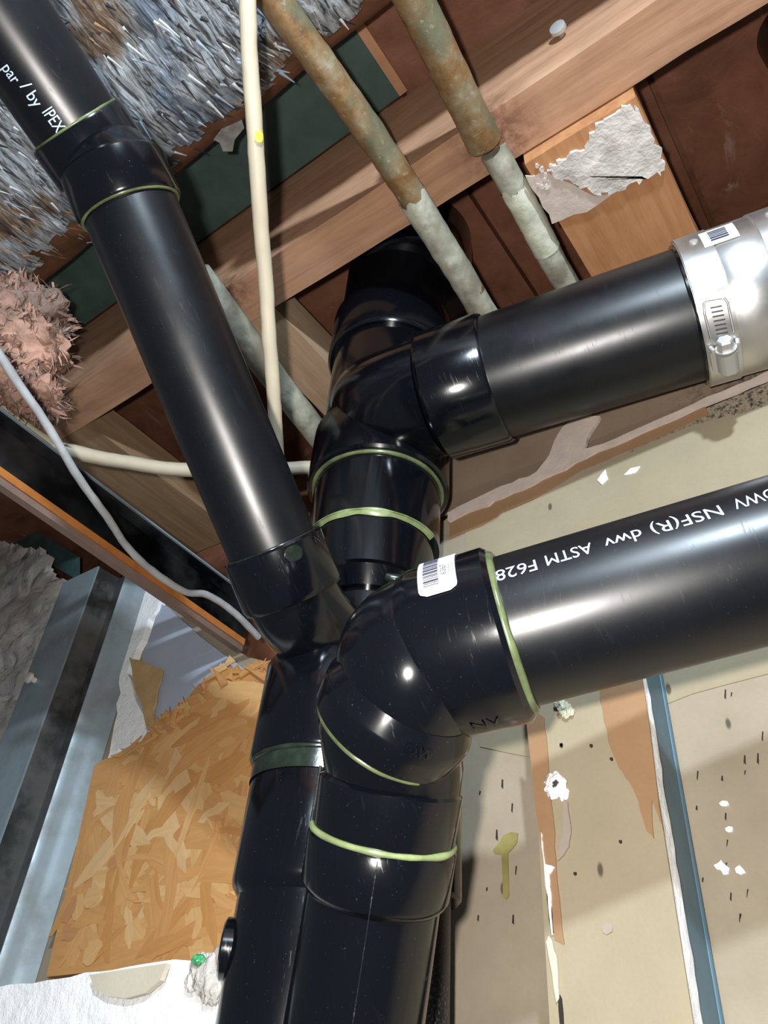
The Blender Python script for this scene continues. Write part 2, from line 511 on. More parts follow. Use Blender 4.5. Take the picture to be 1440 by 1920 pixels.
# thin wood lath at the edge of the green board
e0, e1_ = PZ(748, 60, ZC - .004), PZ(734, 160, ZC - .004)
mk('lath', MB().box((gx - .013, -.45, ZC - .004), (gx - .005, J1 - .003, ZC + .004)), mat_wood('lath_wood', [(.30, .14, .07), (.42, .21, .11), (.50, .28, .16)], 1), ceil)

# far wall: paper back of drywall, ragged top edge at left
wp = [Vector((-1.7, WY, -.6)), Vector((.6, WY, -.6)), Vector((.6, WY, SEAM)), PY(850, 962, WY)]
wp += pxpoly([(620, 1150), (560, 1235), (520, 1245), (465, 1232), (420, 1205), (380, 1170), (335, 1140), (290, 1118)], WY)
wp += [Vector((-.78, WY, .42)), Vector((-1.7, WY, .42))]
o_w = Vector((-.5, WY, -.6))
mold_p = PY(1420, 800, WY) - o_w
mold_q = PY(1290, 835, WY) - o_w
MAT['wallpaper'] = mat_paper('far_wall_paper', (.27, .225, .165), (.37, .315, .235), True,
                             [(tuple(mold_p), .02, .10, .48), (tuple(mold_q), .01, .06, .56)])
wall = mk('wall_back', MB().prism(wp, (0, .012, 0)), 'wallpaper', origin=o_w); struct(wall)
hb = mk('trim_1', MB().box((-.40, WY + .001, SEAM - .01), (.6, WY + .02, .475)), mat_paper('brown_header_board', (.22, .155, .11), (.29, .215, .16), False, [(tuple(PY(1430, 720, WY) - Vector((.1, WY, SEAM - .01))), .0, .07, .5)]))
struct(hb, 'brown header board above the drywall seam')
rim = mk('trim_2', gridbox((-1.7, .48, .15), (.6, .50, ZC), (.15, .05, .1)), 'brown'); struct(rim, 'stained brown rim board behind the pipes')
# plaster on the seam, brown band along its lower side, drip, tears
seam = [(838, 962), (900, 930), (960, 905), (1005, 885), (1030, 852), (1045, 815), (1062, 795), (1085, 773), (1125, 780), (1108, 808), (1092, 842), (1130, 832), (1200, 801), (1300, 757), (1380, 722), (1460, 688),
        (1460, 702), (1380, 735), (1300, 768), (1200, 812), (1120, 846), (1060, 880), (1000, 908), (940, 934), (900, 952), (842, 978)]
mk('joint_compound', MB().prism(pxpoly(jag(seam, 2.2, 3), WY - .003), (0, .003, 0)), 'pink_plaster', wall)
brown_band = [(842, 978), (900, 952), (940, 934), (1000, 908), (1060, 880), (1120, 846), (1200, 812), (1320, 760), (1330, 775), (1250, 812), (1170, 846), (1090, 880), (1000, 935), (940, 960), (905, 985), (842, 1010)]
mk('seam_band', MB().prism(pxpoly(jag(brown_band, 1.5, 2), WY - .0012), (0, .0012, 0)), 'paper_brown', wall)
mk('paper_layer', MB().prism(pxpoly(jag([(872, 995), (1000, 938), (1180, 850), (1290, 800), (1440, 760), (1500, 1250), (1300, 1300), (1000, 1420), (900, 1400)], 2, 3), WY - .0006), (0, .0006, 0)), 'paper_light', wall)
mk('primer_drip', MB().prism(pxpoly([(924, 1594), (932, 1584), (944, 1566), (958, 1560), (971, 1562), (969, 1580), (960, 1592), (952, 1600), (953, 1640), (954, 1680), (949, 1687), (943, 1682), (942, 1640), (940, 1602), (928, 1600)], WY - .0008), (0, .0008, 0)), 'drip', wall)
for pts in ([(1170, 890), (1182, 878), (1200, 874), (1190, 886)], [(1120, 900), (1135, 880), (1140, 897), (1128, 908)],
            [(1348, 1506), (1354, 1501), (1364, 1502), (1367, 1508), (1360, 1512), (1352, 1511)], [(1338, 1622), (1346, 1618), (1352, 1612), (1358, 1620), (1368, 1628), (1366, 1638), (1356, 1640), (1352, 1632), (1344, 1630)], [(1378, 1628), (1386, 1622), (1394, 1630), (1398, 1636), (1388, 1640), (1380, 1636)], [(1360, 1552), (1366, 1549), (1374, 1551), (1374, 1558), (1366, 1561), (1361, 1558)]):
    mk('plaster_fleck', MB().prism(pxpoly(jag(pts, 1, 2), WY - .0016), (0, .0016, 0)), 'gypsum', wall)
# small nail-scratch marks in the wall paper
for i in range(26):
    x, y = random.uniform(1285, 1436), random.uniform(1290, 1900)
    l = random.uniform(8, 22)
    if i < 8: x, y = random.uniform(870, 980), random.uniform(1440, 1910)
    mk('scratch', MB().prism(pxpoly([(x, y), (x + 2.2, y + 1), (x + 1 + random.uniform(-2, 2), y + l), (x - 1, y + l * .8)], WY - .0004), (0, .0004, 0)), 'black', wall)

# ================================================================== timber
jo = Vector((-.3, J1, ZB))
hole = PZ(905, 262, ZB)
joist_mat = mat_wood('old_joist_wood', [(.25, .125, .068), (.41, .225, .132), (.52, .31, .195)], 0, .35, 1.0,
                     [(tuple(hole + Vector((.008, .004, 0)) - jo), .004, .042, (.13, .045, .03)),
                      (tuple(PX(430, 545, PZ(430, 545, ZB).x) - jo), .0, .03, (.11, .045, .03))])
joist = mk('wood_joist', roughen(gridbox((-1.25, J1, ZB), (.55, J2, ZC - .001), (.03, .02, .02)), .0016, 18), joist_mat, None, 40, jo)
tag(joist, 'long brown wooden joist running diagonally across the top of the picture', 'joist')
for i in range(9):   # torn fibres along its upper edge
    x, y = [(372, 420), (412, 395), (440, 372), (530, 290), (560, 268), (600, 250), (640, 226), (690, 190), (395, 372)][i]
    p = PY(x, y + 18, J1 - .002)
    q = PY(x + random.uniform(-3, 8), y - random.uniform(8, 34), J1 - .004)
    mk('splinter', MB().prism([p + Vector((-.006, 0, 0)), p + Vector((.006, 0, 0)), q], (0, .002, 0)), joist_mat, joist)
nail = mk('nail', MB().lathe(PY(1054, 68, J1), PY(1054, 68, J1) + Vector((.0, -1, -.3)), [(-.004, .002), (.006, .002), (.006, .0058), (.0085, .0055), (.009, .003)], 14), 'zinc', None, 35)
tag(nail, 'small nail head sticking out of the long brown joist', 'nail')

def blocking(name, corner0, corner1, zbot, label, mat, y0=J2 + .001, y1=.479, ztop=None):
    a, b = PZ(*corner0, zbot).x, PZ(*corner1, zbot).x
    x0, x1 = min(a, b), max(a, b)
    o = mk(name, roughen(gridbox((x0, y0, zbot), (x1, y1, ztop or zbot + .038), (.02, .02, .02)), .0009, 25), mat, None, 40, (x0, y0, zbot))
    return tag(o, label, 'wood block', 'wood blocks behind the joist')
bw = mat_wood('orange_block_wood', [(.30, .125, .050), (.43, .20, .085), (.52, .27, .13)], 1, .30, 1.3)
zb1 = ZB - .013
blk = blocking('wood_block', (990, 318), (1197, 192), zb1, 'orange wooden block smeared with white plaster beside the steel clamp coupling', bw)
patch_px = [(1026, 322), (1050, 300), (1088, 285), (1105, 252), (1140, 222), (1178, 200), (1198, 206), (1228, 262), (1246, 320), (1215, 336), (1180, 345), (1150, 362), (1120, 366), (1085, 352), (1062, 338), (1040, 336)]
mk('plaster_smear', MB().prism([PZ(x, y, zb1 - .0025) for x, y in jag(patch_px, 7, 5)], (0, 0, .003)), 'plaster', blk)
mk('plaster_film', MB().prism([PZ(x, y, zb1 - .0012) for x, y in jag([(985, 330), (1030, 325), (1060, 340), (1115, 368), (1170, 352), (1100, 398), (1035, 420), (1010, 370)], 3, 3)], (0, 0, .0014)), 'pink_plaster', blk)
for i in range(16):
    x, y = random.uniform(1005, 1068), random.uniform(300, 352); r = random.uniform(2, 6)
    mk('plaster_fleck', MB().prism([PZ(x + r * math.cos(k) * random.uniform(.6, 1.2), y + r * math.sin(k), zb1 - .002) for k in (0, 1, 2, 3, 4, 5)], (0, 0, .0025)), 'plaster', blk)
gb = mat_wood('grey_brown_block_wood', [(.20, .115, .06), (.29, .18, .10), (.36, .25, .155)], 1, .25, 1.2)
blocking('wood_block', (60, 860), (168, 797), ZB + .004, 'brown wooden block crossed by the white cable left of the long pipe', gb)
blocking('wood_block', (447, 622), (532, 596), ZB + .004, 'tan wooden block behind the cream cable and white coated pipe', mat_wood('tan_block_wood', [(.28, .17, .10), (.40, .27, .17), (.47, .34, .23)], 1, .2, 1.2))

# ================================================================== insulated duct
def duct_section(n=14):
    """rounded underside in (Y, Z): a flat wide duct with a round near edge"""
    R = .058; cy, cz = .0795, .6175
    pts = [(cy + R * math.sin(a), cz - R * math.cos(a)) for a in [math.pi * k / n * .97 for k in range(n + 1)]]
    left = [(-.26, .672), (-.30, .64), (-.30, .59), (-.26, .5595)]
    return pts + left
sec = duct_section()
mb = MB(); V = []; xs = [(-1.2 + 1.9 * i / 60) for i in range(61)]
for x in xs:
    for (y, z) in sec: V.append((x, y, z))
k = len(sec); Fs = [(i * k + j, i * k + (j + 1) % k, (i + 1) * k + (j + 1) % k, (i + 1) * k + j) for i in range(60) for j in range(k)]
Fs += [tuple(range(k)), tuple(60 * k + j for j in range(k))]
mb.add(V, Fs); roughen(mb, .004, 22)
duct_t = thing('insulated_duct', 'rusty duct with torn silvery insulation facing in the upper left corner', 'duct', (-.3, .05, .558))
mk('duct_body', mb, 'duct', duct_t, 50)
def duct_pt(x, s):
    """s: arc length from the lowest point of the round edge, negative towards -Y along the flat belly"""
    R = .058; cy, cz = .0795, .6175
    if s > 0:
        a = s / R; return Vector((x, cy + R * math.sin(a), cz - R * math.cos(a))), Vector((0, math.sin(a), -math.cos(a))), Vector((0, math.cos(a), math.sin(a)))
    return Vector((x, cy + s, cz - R)), Vector((0, 0, -1)), Vector((0, 1, 0))
# crumpled facing: streaky torn sheets
random.seed(21)
def mat_facing():
    t = NT('torn_silver_facing')
    st = t.noise(1.0, t.mapped((210, 34, 60), rot=(0, 0, -.25)), 7, .7, .8)
    pa = t.noise(13, detail=5, rough=.6); pb = t.noise(9, t.mapped((1, 1, 1), loc=(3, 1, 2)), 4)
    c = t.ramp(st, [(.36, (.012, .013, .016)), (.43, (.13, .135, .14)), (.50, (.40, .43, .46)), (.58, (.55, .60, .65)), (.72, (.70, .74, .77))])
    br = t.ramp(st, [(.34, (.03, .018, .012)), (.46, (.17, .10, .055)), (.56, (.34, .24, .16)), (.7, (.42, .36, .30))])
    bl = t.ramp(st, [(.36, (.015, .018, .03)), (.48, (.12, .16, .23)), (.60, (.32, .40, .52))])
    c = t.mix(t.ramp(pa, [(.53, 0.), (.60, 1.)]), c, br)
    c = t.mix(t.ramp(pb, [(.55, 0.), (.62, .8)]), c, bl)
    return t.out(c, t.ramp(pa, [(.4, .35), (.6, .7)]), 0, .6, st, .9, .006)
MAT['facing'] = mat_facing()
def facing(x0, x1, s0, s1, mat, amp, nx=60, ns=40, edge=.0, seed=0):
    V = []; Fs = []
    for i in range(nx + 1):
        for j in range(ns + 1):
            x = x0 + (x1 - x0) * i / nx; s_ = s0 + (s1 - s0) * j / ns
            c, nrm, _ = duct_pt(x, s_)
            q = Vector((x * 60 + s_ * 30 + seed, s_ * 45, seed))
            h = .0045 + amp * (mnoise.noise(q) + .6 * mnoise.noise(q * 2.3))
            V.append(c + nrm * max(h, -.002))
    for i in range(nx):
        for j in range(ns):
            x = x0 + (x1 - x0) * i / nx; t_ = j / ns
            lim = 1 - edge * (.5 + .6 * mnoise.noise(Vector((x * 14 + seed, 0, 3.1))) + .35 * mnoise.noise(Vector((x * 60 + seed, 0, 7.))))
            if t_ > lim: continue
            Fs.append((i * (ns + 1) + j, i * (ns + 1) + j + 1, (i + 1) * (ns + 1) + j + 1, (i + 1) * (ns + 1) + j))
    return mk('torn_facing', MB().add(V, Fs), mat, duct_t, 60)
facing(-1.15, .35, -.26, .056, 'facing', .0035, 260, 90, .16, 1.)
# hanging shreds, joined: nobody could count them
mb = MB()
for i in range(1700):
    x = random.uniform(-1.0, .12); s_ = random.triangular(-.16, .048, .02)
    c, nrm, tn = duct_pt(x, s_)
    L = random.uniform(.004, .016); w = random.uniform(.0004, .0016)
    d = (tn * random.uniform(.6, 1.) + Vector((random.uniform(-.2, .55), 0, 0)) + nrm * random.uniform(-.15, .15)).normalized()
    side = d.cross(nrm).normalized()
    b = c + nrm * random.uniform(.005, .009)
    e = b + d * L
    patchy = mnoise.noise(Vector((x * 9, s_ * 22, 2.)))
    if s_ > .045: pool = ['foil_grey', 'foil_tan', 'foil_dark', 'duct', 'foil_blue']
    elif patchy > .2: pool = ['foil_tan', 'foil_grey', 'foil_grey', 'foil_dark']
    else: pool = ['foil_white', 'foil_blue', 'foil_grey', 'foil_dark', 'foil_dark']
    mb.add([b - side * w, b + side * w, e + side * w * .3, e - side * w * .3, b + nrm * w * .4], [(0, 1, 2, 3), (0, 4, 1), (1, 4, 2), (2, 4, 3), (3, 4, 0)], random.choice(pool))
sh = mk('fibre_shreds', mb, None, duct_t, None, None, False); sh['kind'] = 'stuff'
# a limp flap hanging off the duct's edge
fl = [(400, 262), (420, 235), (452, 220), (458, 240), (440, 262), (436, 284), (418, 284), (412, 268)]
mk('hanging_flap', MB().prism([P(x, y, .585) for x, y in fl], ray(430, 250) * .003), 'foil_grey', duct_t)

# ================================================================== copper and coated pipes
def pipe_thing(name, pts, r, mat, label, cat, rough_=.0, n=20, group=None, wob=0.):
    path = bez(pts, 16)
    if wob: path = [p + mnoise.noise_vector(p * 30) * wob for p in path]
    mb = MB().sweep(path, [r * (1 + .05 * mnoise.noise(p * 60)) for p in path], n)
    if rough_: roughen(mb, rough_, 130)
    return tag(mk(name, mb, mat, None, 50), label, cat, group)
def PZd(x, y, z): return PZ(x, y, z)
zp1 = ZB - .0125
def coat(parent, pts, r, mat='limed', name='lime_coating'):
    path = bez(pts, 16); mb = MB().sweep(path, r, 24, False)
    for k in range(24):                     # ragged leading edge
        mb.v[k] += (path[1] - path[0]).normalized() * (.010 * mnoise.noise(mb.v[k] * 160))
    roughen(mb, .0006, 130); return mk(name, mb, mat, parent, 60)
cp1 = pipe_thing('copper_pipe', [PZ(470, -60, zp1), PZ(600, 118, zp1), PZ(735, 310, zp1), PZ(850, 492, zp1), PZ(935, 632, zp1)], .0104, 'copper',
           'mottled copper pipe with a whitish lower end running under the joist beside the cream cable', 'pipe', .0005, 24)
coat(cp1, [PZ(770, 366, zp1), PZ(850, 492, zp1), PZ(898, 572, zp1), PZ(918, 604, zp1)], .0110)
pA, pB = P(757, -40, .455), P(905, 262, hole.dot(fwd) - .004)
cp2 = pipe_thing('copper_pipe', [pA, pA.lerp(pB, .5), pB], .0118, 'copper', 'greenish copper pipe passing through the joist beside the orange block', 'pipe', .0006, 24)
mk('pipe_collar', MB().lathe(pB, pB + (pB - pA), [(-.012, .0121), (.0, .0125), (.003, .0125), (.003, .011)], 24), 'copper', cp2, 40)
far = [P(925, 283, .545), P(985, 390, .575), P(1025, 468, .60), P(1070, 545, .63)]
mk('far_section', roughen(MB().sweep(bez(far, 16), .0100, 24), .0005, 130), 'limed', cp2, 50)
coat(cp2, [far[0].lerp(far[1], .62), far[1], far[1].lerp(far[2], .8), far[2]], .0106, 'lime_white', 'white_patch')
pipe_thing('coated_pipe', [PZ(370, 515, ZB - .012), PZ(500, 690, ZB - .012), PZ(560, 768, ZB - .012), PZ(640, 870, ZB - .012)], .0125, 'limed',
           'short whitish coated pipe behind the cream cable, left of the stack', 'pipe', .0005, 24)

# ================================================================== cables
def cable(name, pts, r, mat, label, group=None):
    return pipe_thing(name, pts, r, mat, label, 'cable', .0003, 14, group, .0006)
cab = cable('electric_cable', [P(462, -40, .40), P(470, 120, .415), P(481, 300, .435), P(497, 520, .47), P(512, 720, .50), P(522, 870, .53)], .0047, 'cable',
            'cream cable hanging vertically in front of the joist beside the long black pipe')
h, s_, n_ = hitcyl(484, 256, P(478, 255, .43), (P(481, 300, .435) - P(470, 120, .415)).normalized(), .0047)
f = cyl_map(P(478, 255, .43), (P(481, 300, .435) - P(470, 120, .415)).normalized(), .0047, s_, n_, (P(481, 300, .435) - P(470, 120, .415)).normalized())
mk('yellow_mark', patch(MB(), f, -.003, .003, -.002, .002, .0004, 2, 4, .0012, .0018), 'yellow', cab)
cable('electric_cable', [P(-40, 745, .60), P(20, 785, .61), P(90, 832, .63), P(140, 848, .64), P(230, 866, .66), P(330, 880, .68), P(450, 882, .70), P(600, 876, .72)], .0062, 'cable',
      'white cable sagging sideways behind the long black pipe')
cable('grey_wire', [P(-30, 620, .44), P(30, 712, .455), P(90, 800, .47), P(150, 898, .49), P(200, 968, .515), P(235, 1020, .54), P(285, 1070, .565), P(345, 1108, .59), P(390, 1116, .60), P(440, 1150, .62), P(485, 1195, .64)], .0027, 'wire',
      'thin grey wire drooping across the black track at left')

# ================================================================== pink insulation
def lump(c, r, seed, mat, parent, sq=(1, 1, 1)):
    bm = bmesh.new(); bmesh.ops.create_icosphere(bm, subdivisions=4, radius=1)
    mb = MB(); V = []
    for v in bm.verts:
        q = v.co.normalized(); k = 1 + .35 * mnoise.noise(q * 1.8 + Vector((seed, 0, 0))) + .20 * mnoise.noise(q * 5 + Vector((0, seed, 0))) + .10 * mnoise.noise(q * 13)
        V.append(Vector(c) + Vector((q.x * sq[0], q.y * sq[1], q.z * sq[2])) * r * k)
    mb.add(V, [tuple(v.index for v in f.verts) for f in bm.faces]); bm.free()
    return mk('fibreglass_tuft', mb, mat, parent, 60)
ins = thing('pink_insulation', 'tufts of pink fibreglass insulation at the left edge above the white cable', 'insulation', P(40, 720, .62))
for i, (x, y, d, r, mt, sq) in enumerate([(5, 625, .63, .030, 'insul', (1, 1, 1)), (52, 600, .66, .030, 'insul2', (1.1, 1, .9)), (55, 660, .62, .026, 'insul', (1.2, 1, .7)), (0, 700, .61, .028, 'insul', (1, 1, 1)),
                                  (55, 738, .60, .019, 'insul', (1.2, 1, .8)), (88, 618, .68, .015, 'insul2', (1.3, 1, .7)), (20, 575, .66, .024, 'insul2', (1, 1, 1)), (35, 690, .615, .016, 'insul', (1, 1, 1)), (85, 755, .605, .011, 'insul', (1, 1, 1))]):
    lump(P(x, y, d), r, i * 3.7, mt, ins, sq)

mb = MB(); random.seed(31)
for ch_ in [c for c in ins.children]:
    me = ch_.data
    for k in range(330):
        v = me.vertices[random.randrange(len(me.vertices))]
        p = v.co + ORG[ins.name]; n = v.normal
        d = (n * random.uniform(.1, .6) + Vector((random.uniform(-1, 1), random.uniform(-1, 1), random.uniform(-1, 1)))).normalized()
        L = random.uniform(.004, .016); sd_ = d.cross(n).normalized() * random.uniform(.0004, .0014)
        mid = p + d * L * .5 + n * .0015
        mb.add([p - sd_, p + sd_, mid + sd_, mid - sd_, p + d * L], [(0, 1, 2, 3), (3, 2, 4)], random.choice(['insul', 'insul', 'insul2']))
fz = mk('fibre_fuzz', mb, None, ins, None, None, False); fz['kind'] = 'stuff'

# ================================================================== black track with orange edge at left
def ybar(name, x0, x1, z0, z1, y0, y1, drop, mat, parent):
    def zz(z, y): return z - drop * (y - y0)
    V = [(x0, y0, zz(z0, y0)), (x1, y0, zz(z0, y0)), (x1, y1, zz(z0, y1)), (x0, y1, zz(z0, y1)), (x0, y0, zz(z1, y0)), (x1, y0, zz(z1, y0)), (x1, y1, zz(z1, y1)), (x0, y1, zz(z1, y1))]
    return mk(name, MB().hexa(V), mat, parent)
trk = thing('steel_track', 'black steel track with an orange lower edge running to the stack from the left', 'metal track', (-.48, .1, .33))
ybar('track_face', -.480, -.470, .352, .383, -.06, WY - .002, .055, 'track', trk)
ybar('track_rib', -.505, -.480, .388, .3905, -.06, WY - .002, .055, 'lip', trk)
ybar('track_flange', -.515, -.482, .391, .404, -.06, WY - .002, .055, 'track', trk)
ybar('track_edge', -.484, -.480, .404, .4055, -.06, WY - .002, .055, 'galv', trk)
ybar('orange_edge', -.475, -.466, .3455, .3515, -.06, WY - .002, .055, 'orange', trk)
ybar('track_lip', -.474, -.467, .3400, .3450, -.06, WY - .002, .055, 'lip', trk)

# ================================================================== left wall: stud, plaster, boards
stud = thing('steel_stud', 'blue-grey galvanised steel stud standing at the left edge', 'metal stud', PY(60, 1390, WY - .02))
def xcol(px, py, Y): return PY(px, py, Y).x
zt = .47
xa, xb_, xc, xd, xe = xcol(2, 1400, WY - .03), xcol(66, 1400, WY - .03), xcol(70, 1400, WY - .004), xcol(128, 1400, WY - .03), xcol(178, 1400, WY - .012)
mk('stud_flange', MB().box((xa, WY - .032, -.3), (xb_, WY - .030, zt)), 'galv', stud)
mk('stud_web', MB().prism([Vector((xb_, WY - .030, -.3)), Vector((xb_ + .001, WY - .004, -.3)), Vector((xd - .004, WY - .004, -.3)), Vector((xd - .001, WY - .024, -.3)), Vector((xd - .006, WY - .001, -.3)), Vector((xb_ - .006, WY - .001, -.3))], (0, 0, zt + .3)), 'galv_dirty', stud)
rb = [Vector((xd - .002 + (xe - xd) * t, WY - .024 - .008 * math.sin(math.pi * min(1, t * 1.6)) + .018 * t * t, -.3)) for t in [i / 10 for i in range(11)]]
rb += [Vector((xe, WY - .001, -.3)), Vector((xd - .002, WY - .001, -.3))]
mk('stud_rolled_edge', MB().prism(rb, (0, 0, zt + .29)), 'galv', stud, 40)
for (x, y, s) in [(165, 1168, 9), (122, 1300, 16), (118, 1272, 6)]:
    mk('plaster_blob', MB().prism(pxpoly(jag([(x - s, y - s * 1.3), (x + s * .6, y - s), (x + s, y + s * .8), (x - s * .2, y + s * 1.5)], 2, 3), WY - .0065), (0, .003, 0)), 'paper_grey', stud)
scr = PY(66, 1276, WY - .032)
mk('screw', MB().lathe(scr + Vector((0, .004, 0)), scr - Vector((0, 1, 0)), [(0, .003), (.010, .003), (.010, .006), (.013, .0055), (.014, .003)], 14), 'plaster', stud, 35)
scr = PY(30, 1612, WY - .006)
mk('screw', MB().lathe(scr + Vector((0, .004, 0)), scr - Vector((0, 1, 0)), [(0, .003), (.004, .003), (.004, .008), (.007, .006), (.008, .003)], 14), 'card', stud, 35)

# lumpy torn plaster left of the stud
def rough_sheet(px_poly, Y, amp, freq, n=46, depth=.02):
    pts = pxpoly(px_poly, Y); xs_ = [p.x for p in pts]; zs = [p.z for p in pts]
    x0, x1, z0, z1 = min(xs_), max(xs_), min(zs), max(zs)
    def inside(x, z):
        c = False
        for i in range(len(pts)):
            a, b = pts[i], pts[i - 1]
            if (a.z > z) != (b.z > z) and x < (b.x - a.x) * (z - a.z) / (b.z - a.z) + a.x: c = not c
        return c
    V = []; ins_ = []; Fs = []
    for i in range(n + 1):
        for j in range(n + 1):
            x = x0 + (x1 - x0) * i / n; z = z0 + (z1 - z0) * j / n
            q = Vector((x, 0, z)) * freq
            h = mnoise.noise(q) + .5 * mnoise.noise(q * 2.1) + .3 * mnoise.noise(q * 4.7)
            V.append(Vector((x, Y - amp * h, z))); ins_.append(inside(x + .004 * mnoise.noise(q * 6), z + .004 * mnoise.noise(q * 6 + Vector((9, 0, 0)))))
    for i in range(n):
        for j in range(n):
            q = (i * (n + 1) + j, (i + 1) * (n + 1) + j, (i + 1) * (n + 1) + j + 1, i * (n + 1) + j + 1)
            if all(ins_[k] for k in q): Fs.append(q)
    used = sorted({k for f in Fs for k in f}); ren = {k: i for i, k in enumerate(used)}
    Fs = [tuple(ren[k] for k in f) for f in Fs]; T = [V[k] for k in used]; N = len(T)
    edges = {}
    for f in Fs:
        for a, b in zip(f, f[1:] + f[:1]): edges[(a, b)] = 1
    Bf = [tuple(N + k for k in reversed(f)) for f in Fs]
    Sf = [(b, a, N + a, N + b) for (a, b) in edges if (b, a) not in edges]
    return MB().add(T + [p + Vector((0, depth, 0)) for p in T], Fs + Bf + Sf)
pl = mk('torn_plaster', rough_sheet([(-140, 975), (40, 1020), (90, 1030), (98, 1075), (130, 1085), (128, 1120), (108, 1180), (85, 1240), (55, 1340), (20, 1450), (-10, 1560), (-140, 1600)], WY - .012, .014, 34, 60, .011), 'dirty_plaster', None, 50)
tag(pl, 'lumpy torn grey plaster left of the steel stud', 'plaster')
lg = mk('wood_ledge', MB().hexa([PY(-120, 880, .42), PY(-120, 935, .42), PY(150, 1090, .42), PY(150, 1045, .42), PY(-120, 880, .44), PY(-120, 935, .44), PY(150, 1090, .44), PY(150, 1045, .44)]), 'teal')
tag(lg, 'dark teal painted ledge above the torn plaster at left', 'ledge')

# OSB panel with separate strands
osb_px = [(176, 1436), (225, 1410), (268, 1388), (292, 1352), (318, 1338), (345, 1318), (372, 1288), (400, 1262), (420, 1246), (442, 1268), (462, 1262), (478, 1250), (515, 1236), (560, 1230), (640, 1300), (640, 1795), (440, 1800), (250, 1815), (86, 1832)]
YO = WY - .012
osb = thing('osb_panel', 'orange oriented-strand board panel between the steel stud and the stack', 'wood panel', PY(280, 1800, YO))
mk('board_core', MB().prism(pxpoly(jag(osb_px, 2.5, 3), YO), (0, .011, 0)), OSB[0], osb)
poly2 = [(p.x, p.z) for p in pxpoly(osb_px, YO)]
def inpoly(x, z):
    c = False
    for i in range(len(poly2)):
        (ax, az), (bx, bz) = poly2[i], poly2[i - 1]
        if (az > z) != (bz > z) and x < (bx - ax) * (z - az) / (bz - az) + ax: c = not c
    return c
random.seed(5)
bx0, bx1 = min(p[0] for p in poly2), max(p[0] for p in poly2); bz0, bz1 = min(p[1] for p in poly2), max(p[1] for p in poly2)
strand_meshes = []
for k in range(24):
    L = random.choice([random.uniform(.010, .022), random.uniform(.020, .055)]); W = random.uniform(.0025, .013); a = random.uniform(-.35, .35)
    nseg = 6; up = []; dn = []
    for i in range(nseg + 1):
        u = -L + 2 * L * i / nseg
        tp_ = (1 - abs(2 * i / nseg - 1) ** 5) * .75 + .25 * random.random(); bend = a * u * u / L; up.append((u, W * tp_ * random.uniform(.7, 1.1) + bend)); dn.append((u, -W * tp_ * random.uniform(.6, 1.1) + bend))
    outl = up + dn[::-1]; n = len(outl)
    V = [Vector((u, -.00018, v)) for u, v in outl] + [Vector((u, .0002, v)) for u, v in outl]
    me = bpy.data.meshes.new('strand'); me.from_pydata(V, [], [tuple(range(n)), tuple(range(2 * n - 1, n - 1, -1))] + [(i, i + n, (i + 1) % n + n, (i + 1) % n) for i in range(n)])
    bm = bmesh.new(); bm.from_mesh(me); bmesh.ops.recalc_face_normals(bm, faces=bm.faces); bm.to_mesh(me); bm.free()
    me.materials.append(random.choice(OSB)); me['half'] = L; strand_meshes.append(me)
cnt = 0
while cnt < 290:
    x, z = random.uniform(bx0, bx1), random.uniform(bz0, bz1)
    me = random.choice(strand_meshes); ang = random.gauss(0, .9)
    ends = [(x + s * me['half'] * math.cos(ang), z - s * me['half'] * math.sin(ang)) for s in (-1, 1)]
    if not (inpoly(x, z) and all(inpoly(*e) for e in ends)): continue
    o = bpy.data.objects.new('strand', me); COL.objects.link(o); o.parent = osb
    o.location = Vector((x, YO - .0001 - .0007 * random.random(), z)) - ORG[osb.name]
    o.rotation_euler = (random.uniform(-.006, .006), ang, random.uniform(-.006, .006)); cnt += 1
# splintered upper edge
for i in range(34):
    t = random.random(); k = random.randint(1, 11); a, b = osb_px[k], osb_px[k + 1]
    x = a[0] + (b[0] - a[0]) * t; y = a[1] + (b[1] - a[1]) * t
    L = random.uniform(12, 34); g = random.uniform(-2.7, -.3) if i % 3 else random.uniform(2.3, 2.9)
    w = random.uniform(3, 9)
    dx, dy = math.cos(g), math.sin(g)
    q = pxpoly([(x - dx * L - dy * w, y - dy * L + dx * w), (x - dx * L + dy * w, y - dy * L - dx * w), (x + dx * L * .5, y + dy * L * .5)], YO - .0015 - .003 * random.random())
    mk('splinter', MB().prism(q, (0, .0009, 0)), random.choice(OSB), osb)

# torn drywall scraps above the OSB
sc1 = mk('torn_board', MB().prism(pxpoly(jag([(300, 1132), (318, 1140), (352, 1172), (400, 1212), (440, 1240), (470, 1262), (445, 1272), (420, 1262), (372, 1300), (340, 1330), (300, 1400), (286, 1430), (270, 1420), (262, 1300), (268, 1230)], 1.5, 2), WY - .004), (0, .004, 0)), 'greyboard')
tag(sc1, 'blue-grey torn board scrap between the black track and the orange panel', 'board')
sc2 = mk('torn_gypsum', MB().prism(pxpoly(jag([(268, 1092), (306, 1104), (298, 1130), (278, 1160), (256, 1215), (238, 1262), (250, 1300), (272, 1345), (280, 1390), (262, 1402), (222, 1404), (205, 1440), (196, 1440), (214, 1360), (226, 1300), (228, 1240), (246, 1150)], 4, 3), WY - .0075), (0, .0075, 0)), 'gypsum')
tag(sc2, 'white broken gypsum edge beside the steel stud above the orange panel', 'plaster')
mk('paper_scrap', MB().prism(pxpoly(jag([(242, 1232), (262, 1238), (304, 1254), (296, 1290), (288, 1330), (290, 1372), (276, 1368), (268, 1330), (252, 1292)], 2, 3), WY - .009), (0, .0014, 0)), 'card', sc2)

